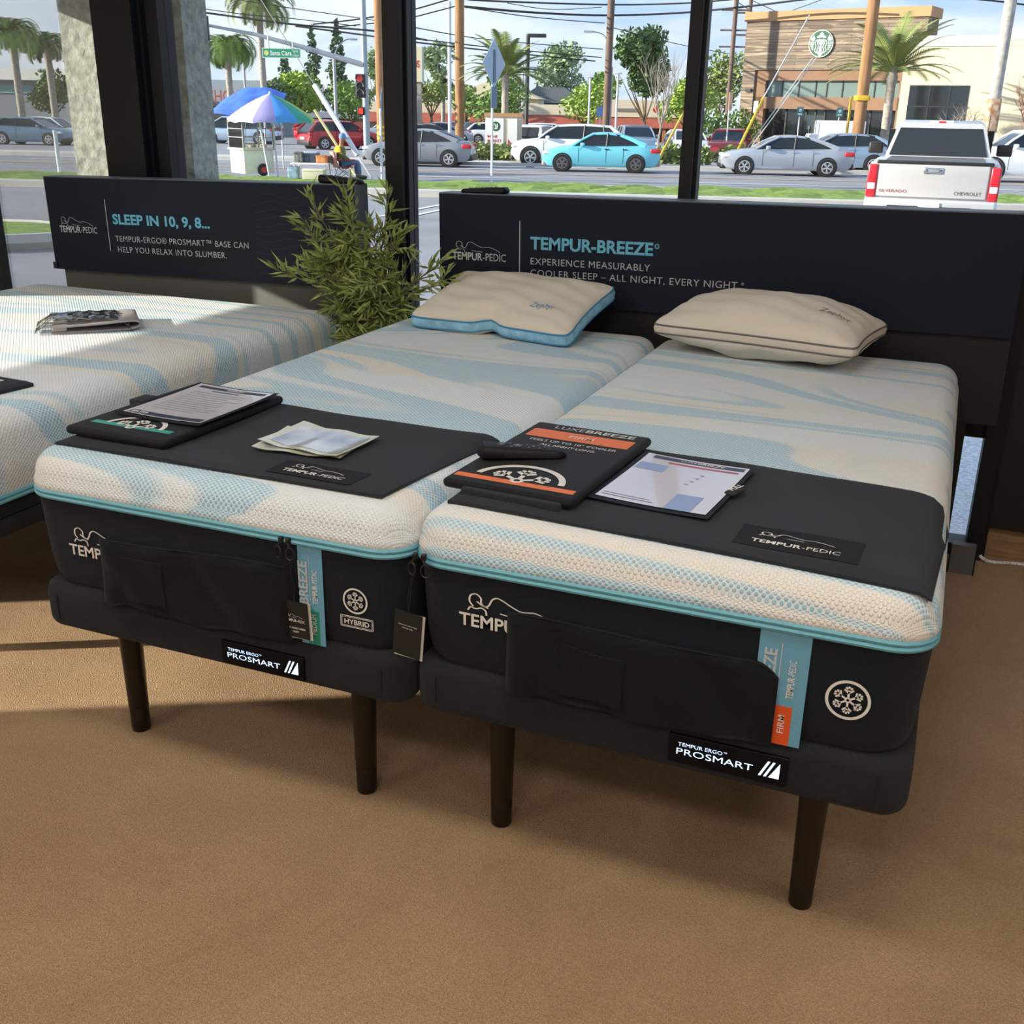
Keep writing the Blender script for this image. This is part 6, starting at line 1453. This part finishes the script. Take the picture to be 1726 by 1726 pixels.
wire('guy_wire', 'lower pale guy wire in front of the cafe, left of its twin', [(-5.92,48.30,3.58),(-8.17,46.04,-0.4)], 0.022, m_thin, 'guy wires')
wire('guy_wire', 'lower pale guy wire in front of the cafe, right of its twin', [(-5.81,48.58,3.59),(-8.08,46.32,-0.4)], 0.022, m_thin, 'guy wires')
wire('guy_guard', 'yellow guard hanging beside the brown pole in front of the cafe', [(-4.23,49.06,2.10),(-4.21,48.62,-0.6)], 0.06, m_yel, 'guy wire guards')
wire('guy_guard', 'yellow guard leaning beside the bare grey tree', [(-10.50,45.66,1.62),(-11.33,44.53,-0.55)], 0.05, mk('dull_yellow_guard', 'c9a94a', rough=0.6), 'guy wire guards')
wire('guy_guard', 'thick white guard leaning behind the seated person', [(-17.06,27.01,1.96),(-15.59,26.83,0.07)], 0.075, m_wpole, 'guy wire guards')
wire('guy_wire', 'guy wire reaching the grass below the thick white guard', [(-15.59,26.83,0.07),(-15.10,26.78,-0.58)], 0.025, m_thin, 'guy wires')
wire('guy_guard', 'thin yellowish guard leaning beside the thick white one', [(-17.53,27.70,1.28),(-16.20,27.72,-0.55)], 0.04, mk('pale_yellow_guard', 'd8c98c', rough=0.6), 'guy wire guards')
wire('guy_wire', 'thin guy wire above the thick white guard', [(-17.59,25.36,4.06),(-17.06,27.01,1.96)], 0.012, m_thin, 'guy wires')
up = pole('utility_pole', 'far power pole with three crossarms behind the cafe', 9.6, 92.0, 12.5, 0.16, m_pole2)
mb = MB()
for z in (8.2, 9.8, 11.2): mb.box(-1.3, -0.08, z, 1.3, 0.08, z+0.14)
mb.build('crossarms', m_pole2, up, smooth=0)
up = pole('utility_pole', 'power pole with crossarms left of the cafe building', 7.1, 76.0, 11.5, 0.15, m_pole2)
mb = MB()
for z in (6.4, 7.4, 8.6): mb.box(-0.9, -0.06, z, 0.9, 0.06, z+0.10)
mb.build('crossarms', m_pole2, up, smooth=0)

# ------------------------------------------------------------------ the street vendor on the verge
VG = 0.06
def V(t, s, h=0.0): return OP(t, s, VG+h)
um = thing('market_umbrella', 'rainbow striped umbrella shading the food cart', 'umbrella', V(-9.38, 28.7), ROAD)
segs = ['e86a7a', 'f0e6ea', 'e3cdea', '9a93c9', '3f93d6', '2f9a86', '9cba4e', 'd9646a', 'e88a4a', 'e8d04a', '3f93d6', '9a6ac0']
mb = None; N = 12; R0 = 1.17; zt_, zr = 2.16, 1.50
for k in range(N):
    a0 = 2*pi*k/N-pi-0.12; a1 = a0+2*pi/N; mb = MB(); rows = []
    for i in range(7):
        u = i/6; r = R0*u; z = zt_-(zt_-zr)*(0.62*u+0.38*u*u); rows.append([(r*cos(a0+(a1-a0)*j/4), r*sin(a0+(a1-a0)*j/4), z-0.05*u*sin(pi*j/4)*-0.6) for j in range(5)])
    rows.append([(x*1.0, y*1.0, z-0.10) for x, y, z in rows[-1]])
    mb.loft(rows, False, (False, False)); mb.build('canopy_panel', mk('umbrella_'+segs[k], segs[k], rough=0.8), um, smooth=60)
mb = MB(); mb.tube([(0.10, 0, -0.02), (0.0, 0, 2.2)], 0.028, 8); mb.build('pole', m_wpole, um)
mb = MB(); mb.lathe([(0.03, 2.14), (0.035, 2.19), (0.0, 2.22)], 10, caps=(False, False)); mb.build('finial', m_wpole, um)
mb = MB()
for k in range(N): a = 2*pi*k/N-pi-0.12; mb.tube([(0, 0, 2.10), (R0*.5*cos(a), R0*.5*sin(a), 1.86), (R0*.98*cos(a), R0*.98*sin(a), 1.50)], 0.008, 4)
mb.build('ribs', m_steel, um)
ct = thing('food_cart', 'white street food cart with a glass display case under the rainbow umbrella', 'food cart', V(-10.0, 28.05), radians(64))
m_cartw = mk('cart_white', 'e9e4d8', rough=0.5, noise=(5, 0.06)); m_cartc = glass_mat('cart_glass', (0.90, 0.92, 0.93), 1.0)
mb = MB(); mb.rbox(0, 0, 0.06, 0.92, 0.80, 0.68, 0.02, 0.01); mb.build('cart_body', m_cartw, ct)
mb = MB(); mb.box(-0.04, -0.04, 0.68, 0.96, 0.84, 0.735); mb.build('counter', mk('steel_counter', 'cfc6b6', rough=0.4, metal=0.3), ct, smooth=0)
mb = MB()
for x in (0.0, 0.46, 0.92):
    for y in (0.0, 0.80): mb.box(x-0.015, y-0.015, 0.735, x+0.015, y+0.015, 1.50)
for z in (1.0, 1.22, 1.48):
    for y in (0.0, 0.80): mb.box(0, y-0.012, z, 0.92, y+0.012, z+0.022)
    for x in (0.0, 0.92): mb.box(x-0.012, 0, z, x+0.012, 0.80, z+0.022)
mb.build('case_frame', mk('case_frame_grey', '9a9c9f', rough=0.4), ct, smooth=0)
mb = MB(); mb.box(0.005, -0.004, 0.74, 0.915, 0.0, 1.48); mb.box(-0.004, 0.005, 0.74, 0.0, 0.795, 1.48); mb.build('case_glass', m_cartc, ct, smooth=0)
mb = MB(); mb.box(0.02, 0.02, 1.42, 0.9, 0.78, 1.47); mb.build('case_roof', m_dark, ct, smooth=0)
rr = random.Random(31)
for k in range(7):
    mb = MB(); r = rr.uniform(0.05, 0.09); mb.lathe([(r*.5, 0), (r, r*.5), (r*.9, r*1.1), (r*.3, r*1.4)], 10, TR(0.1+0.12*k, 0.15+0.4*rr.random(), 0.735)); mb.build('food_tray', mk('food_%d' % (k % 3), ('c98a4a', 'a9b35a', 'd9d4c8')[k % 3], rough=0.7), ct)
T = TR(0.55, -0.02, 0.16, rx=pi/2); mb = MB(); mb.lathe([(.16, -0.03), (.17, 0), (.16, .04)], 18, T); wh = mb.build('wheel', m_tire, ct); mb = MB(); mb.lathe([(.08, .03), (.08, .045)], 14, T); mb.build('hub', m_tail, wh)
mb = MB(); o = thing('canopy_pole', 'leaning white pole in front of the food cart', 'pole', V(-9.30, 28.0), ROAD); mb.tube([(0, 0, -0.02), (-0.25, 0.1, 1.62)], 0.03, 8); mb.build('shaft', m_wpole, o)
tp = thing('tarp_canopy', 'sagging blue tarp canopy left of the rainbow umbrella', 'canopy', V(-11.6, 33.0), ROAD)
mb = MB(); n = 16; vs = []
for j in range(n+1):
    for i in range(n+1):
        u, v = i/n, j/n; x = -1.5+2.6*u; y = -0.9+1.8*v
        z = 1.60+(0.10+0.78*sin(pi*min(0.62, u*0.75)))*(0.06+0.94*v)-0.10*sin(pi*v)*(1-0.5*u)+0.02*sin(u*21+v*4)+0.02*sin(v*17+u*9)
        if u > 0.85: z -= (u-0.85)*1.0
        vs.append((x, y, z))
mb.add(vs, [(j*(n+1)+i, j*(n+1)+i+1, (j+1)*(n+1)+i+1, (j+1)*(n+1)+i) for j in range(n) for i in range(n)])
mb.add([(x, y, z-0.02) for x, y, z in vs], [(j*(n+1)+i, (j+1)*(n+1)+i, (j+1)*(n+1)+i+1, j*(n+1)+i+1) for j in range(n) for i in range(n)])
mb.build('tarp', mk('blue_tarp', '3f6fd0', rough=0.45, noise=(3, 0.25)), tp, smooth=70)
for x, y, z in ((-1.45, -.85, 1.60), (-1.45, .85, 1.66), (0.9, -.85, 1.62), (0.9, .85, 2.30)): mb = MB(); mb.tube([(x, y, 0), (x, y, z)], 0.025, 6); mb.build('support_pole', m_steel, tp)
tb = thing('folding_table', 'white folding table with boxes on it beside the seated person', 'table', V(-8.02, 27.75), ROAD)
mb = MB(); mb.rbox(-0.52, -0.28, 0.37, 0.52, 0.28, 0.41, 0.03, 0.01); mb.build('table_top', mk('table_white', 'e6e6e2', rough=0.5), tb)
for x in (-0.44, 0.44):
    for y in (-0.22, 0.22): mb = MB(); mb.tube([(x, y, 0), (x*.95, y, 0.38)], 0.014, 6); mb.build('leg', m_steel, tb)
def crate(name, label, t, s, z, w, d, h, mat, lid=None):
    o = thing(name, label, 'box', V(t, s, z), ROAD); mb = MB(); mb.rbox(-w/2, -d/2, 0, w/2, d/2, h, 0.02, 0.008); mb.build('body', mat, o)
    mb = MB(); mb.rbox(-w/2-0.01, -d/2-0.01, h-0.03, w/2+0.01, d/2+0.01, h+(0.02 if lid else 0.0), 0.02, 0.008); mb.build('lid' if lid else 'rim', lid or mat, o); return o
crate('milk_crate', 'black slatted crate at the left end of the folding table', -8.36, 27.75, 0.412, 0.24, 0.3, 0.26, mk('crate_black', '2c3034', rough=0.6, noise=(18, 0.8, '8a8f8a')))
crate('storage_bin', 'dark blue bin with a pale lid on the folding table', -8.02, 27.80, 0.412, 0.36, 0.3, 0.27, mk('bin_navy', '2d3a52', rough=0.5, noise=(9, 0.3)), mk('bin_lid', 'a9b4cc', rough=0.5))
crate('carton', 'orange printed carton on the folding table', -7.70, 27.62, 0.412, 0.27, 0.24, 0.19, mk('carton_orange', 'e3a266', rough=0.7, noise=(10, 0.4, 'd9672c')))
crate('carton', 'brown-grey carton at the right end of the folding table', -7.56, 27.93, 0.412, 0.13, 0.22, 0.17, mk('carton_brown', '6d5a52', rough=0.7))
co = crate('cool_box', 'cream cool box on the grass under the folding table', -7.85, 27.35, 0.0, 0.58, 0.34, 0.24, mk('cooler_cream', 'd6cdb4', rough=0.5), mk('cooler_lid', 'e3dcc8', rough=0.5))
crate('plastic_tub', 'small pale blue tub on the grass at the left of the folding table', -8.50, 27.6, 0.0, 0.26, 0.26, 0.30, mk('tub_blue', '8fa9bf', rough=0.5, noise=(8, 0.4)))

# camp chair and the seated person
CH = V(-7.18, 28.0); face = ROAD+radians(28)
ch = thing('camp_chair', 'red folding camp chair the seated person sits in', 'chair', CH, face)     # faces local +x
m_chr = mk('chair_red', 'b23440', rough=0.8); m_chp = mk('chair_pink', 'd99a8e', rough=0.8)
mb = MB(); mb.rbox(-0.20, -0.22, 0.30, 0.22, 0.22, 0.325, 0.02, 0.008); mb.build('seat', m_chr, ch)
mb = MB(); mb.rbox(-0.02, -0.21, -0.01, 0.02, 0.21, 0.40, 0.015, 0.008, T=TR(-0.26, 0, 0.31, ry=-0.22)); mb.build('backrest', m_chp, ch)
for sg in (-1, 1):
    mb = MB(); mb.tube([(-0.24, sg*.22, 0.0), (0.22, sg*.22, 0.34)], 0.011, 6); mb.tube([(0.24, sg*.22, 0.0), (-0.22, sg*.22, 0.34)], 0.011, 6); mb.build('leg', m_steel, ch)
    mb = MB(); mb.tube([(-0.24, sg*.235, 0.30), (-0.34, sg*.235, 0.72)], 0.011, 6); mb.tube([(-0.28, sg*.24, 0.50), (0.20, sg*.24, 0.50), (0.22, sg*.24, 0.34)], 0.013, 6); mb.build('armrest', m_chr, ch)
mb = MB(); mb.tube([(-0.24, -.22, 0.02), (-0.24, .22, 0.32)], 0.010, 6); mb.tube([(-0.24, .22, 0.02), (-0.24, -.22, 0.32)], 0.010, 6); mb.build('back_brace', m_wpole, ch)
def skin_mesh(name, verts, edges, radii, mat, parent, sub=2, root=0):
    me = bpy.data.meshes.new(name); me.from_pydata(verts, edges, []); o = bpy.data.objects.new(name, me); COL.objects.link(o); o.parent = parent
    md = o.modifiers.new('Skin', 'SKIN'); sv = me.skin_vertices[0].data
    for i, r in enumerate(radii): sv[i].radius = (r, r) if not isinstance(r, tuple) else r; sv[i].use_root = (i == root)
    md.use_smooth_shade = True
    ss = o.modifiers.new('Sub', 'SUBSURF'); ss.levels = sub; ss.render_levels = sub
    me.materials.append(mat); return o
pe = thing('person', 'person in a yellow-shouldered shirt, jeans and blue cap sitting in the red camp chair', 'person', CH, face)
hp = 0.42
bv = [(-0.08, 0, hp), (-0.10, 0, hp+.16), (-0.11, 0, hp+.32), (-0.09, 0, hp+.42), (-0.07, 0, hp+.50), (-0.05, 0, hp+.60), (-0.03, 0, hp+.68),
      (-0.10, .17, hp+.36), (-0.08, .22, hp+.16), (0.10, .16, hp+.06), (0.18, .13, hp+.06),
      (-0.10, -.17, hp+.36), (-0.08, -.22, hp+.16), (0.10, -.16, hp+.06), (0.18, -.13, hp+.06),
      (-0.02, .09, hp-.01), (0.34, .11, hp+.02), (0.36, .11, 0.10), (0.46, .11, 0.05), (-0.02, -.09, hp-.01), (0.34, -.11, hp+.02), (0.38, -.11, 0.10), (0.48, -.11, 0.05)]
be = [(0, 1), (1, 2), (2, 3), (3, 4), (4, 5), (5, 6), (2, 7), (7, 8), (8, 9), (9, 10), (2, 11), (11, 12), (12, 13), (13, 14), (0, 15), (15, 16), (16, 17), (17, 18), (0, 19), (19, 20), (20, 21), (21, 22)]
br = [.13, .12, .125, .06, .055, .085, .075, .055, .045, .036, .03, .055, .045, .036, .03, .09, .062, .042, .038, .09, .062, .042, .038]
m_skin = mk('skin', 'a9795c', rough=0.6); skin_mesh('body', bv, be, br, m_skin, pe)
# fingers resting on the knees
for sg in (-1, 1):
    for k in range(4): mb = MB(); y = sg*.13+(k-1.5)*0.016; mb.tube([(0.19, y, hp+.07), (0.23, y, hp+.075), (0.255-0.004*abs(k-1), y, hp+.06)], [0.009, 0.008, 0.006], 6); mb.build('finger', m_skin, pe)
    mb = MB(); mb.tube([(0.17, sg*.13-sg*.03, hp+.06), (0.20, sg*.13-sg*.05, hp+.065)], [0.010, 0.007], 6); mb.build('thumb', m_skin, pe)
sv_ = bv[:4]+[bv[7], bv[8], bv[9], bv[11], bv[12], bv[13]]
skin_mesh('shirt', sv_, [(0, 1), (1, 2), (2, 3), (2, 4), (4, 5), (5, 6), (2, 7), (7, 8), (8, 9)], [.148, .142, .150, .075, .078, .066, .052, .078, .066, .052], mk('olive_shirt', '6d6a48', rough=0.9), pe)
mb = MB(); rings = []
for i in range(7):
    u = i/6; z = hp+.27+0.17*u; rx, ry = (0.165-0.075*u**2), (0.235-0.14*u**2); rings.append([(-0.115+rx*cos(2*pi*j/20), ry*sin(2*pi*j/20), z) for j in range(20)])
mb.loft(rings, True, (False, False)); mb.build('yellow_yoke', mk('mustard_cloth', 'd9aa2c', rough=0.9), pe, smooth=80)
skin_mesh('jeans', [bv[0], bv[15], bv[16], bv[17], bv[19], bv[20], bv[21]], [(0, 1), (1, 2), (2, 3), (0, 4), (4, 5), (5, 6)], [.14, .098, .074, .060, .098, .074, .060], mk('denim', '4a6a9c', rough=0.9), pe)
mb = MB(); mb.lathe([(0.098, hp+.62), (0.100, hp+.66), (0.088, hp+.72), (0.05, hp+.757), (0.0, hp+.765)], 20, TR(-0.035, 0, 0), caps=(False, False)); cp_ = mb.build('cap', mk('cap_blue', '6f8fc0', rough=0.8), pe, smooth=70)
mb = MB(); mb.rbox(0.03, -0.075, hp+.620, 0.17, 0.075, hp+.632, 0.06, 0.004); mb.build('cap_brim', MATS['cap_blue'], cp_)
mb = MB()
for sg in (-1, 1): mb.lathe([(0.0, -.012), (0.022, -.006), (0.022, .006), (0.0, .012)], 10, TR(-0.04, sg*.088, hp+.60, rx=pi/2), caps=(False, False))
mb.build('ears', m_skin, pe)
mb = MB(); mb.tube([(0.035, 0, hp+.615), (0.055, 0, hp+.585), (0.032, 0, hp+.575)], [0.008, 0.013, 0.008], 6); mb.build('nose', m_skin, pe)
mb = MB()
for sg in (-1, 1): mb.lathe([(0, 0), (0.008, 0.002), (0, 0.005)], 8, TR(0.036, sg*.03, hp+.607, ry=pi/2), caps=(False, False))
mb.box(0.028, -0.02, hp+.553, 0.036, 0.02, hp+.559); mb.build('eyes_and_mouth', m_dark, pe)
for sg, i in ((1, 18), (-1, 22)):
    x, y, z = bv[i]; mb = MB(); mb.rbox(x-.13, y-.05, 0.0, x+.10, y+.05, 0.09, 0.045, 0.03); mb.build('shoe', m_dark, pe)
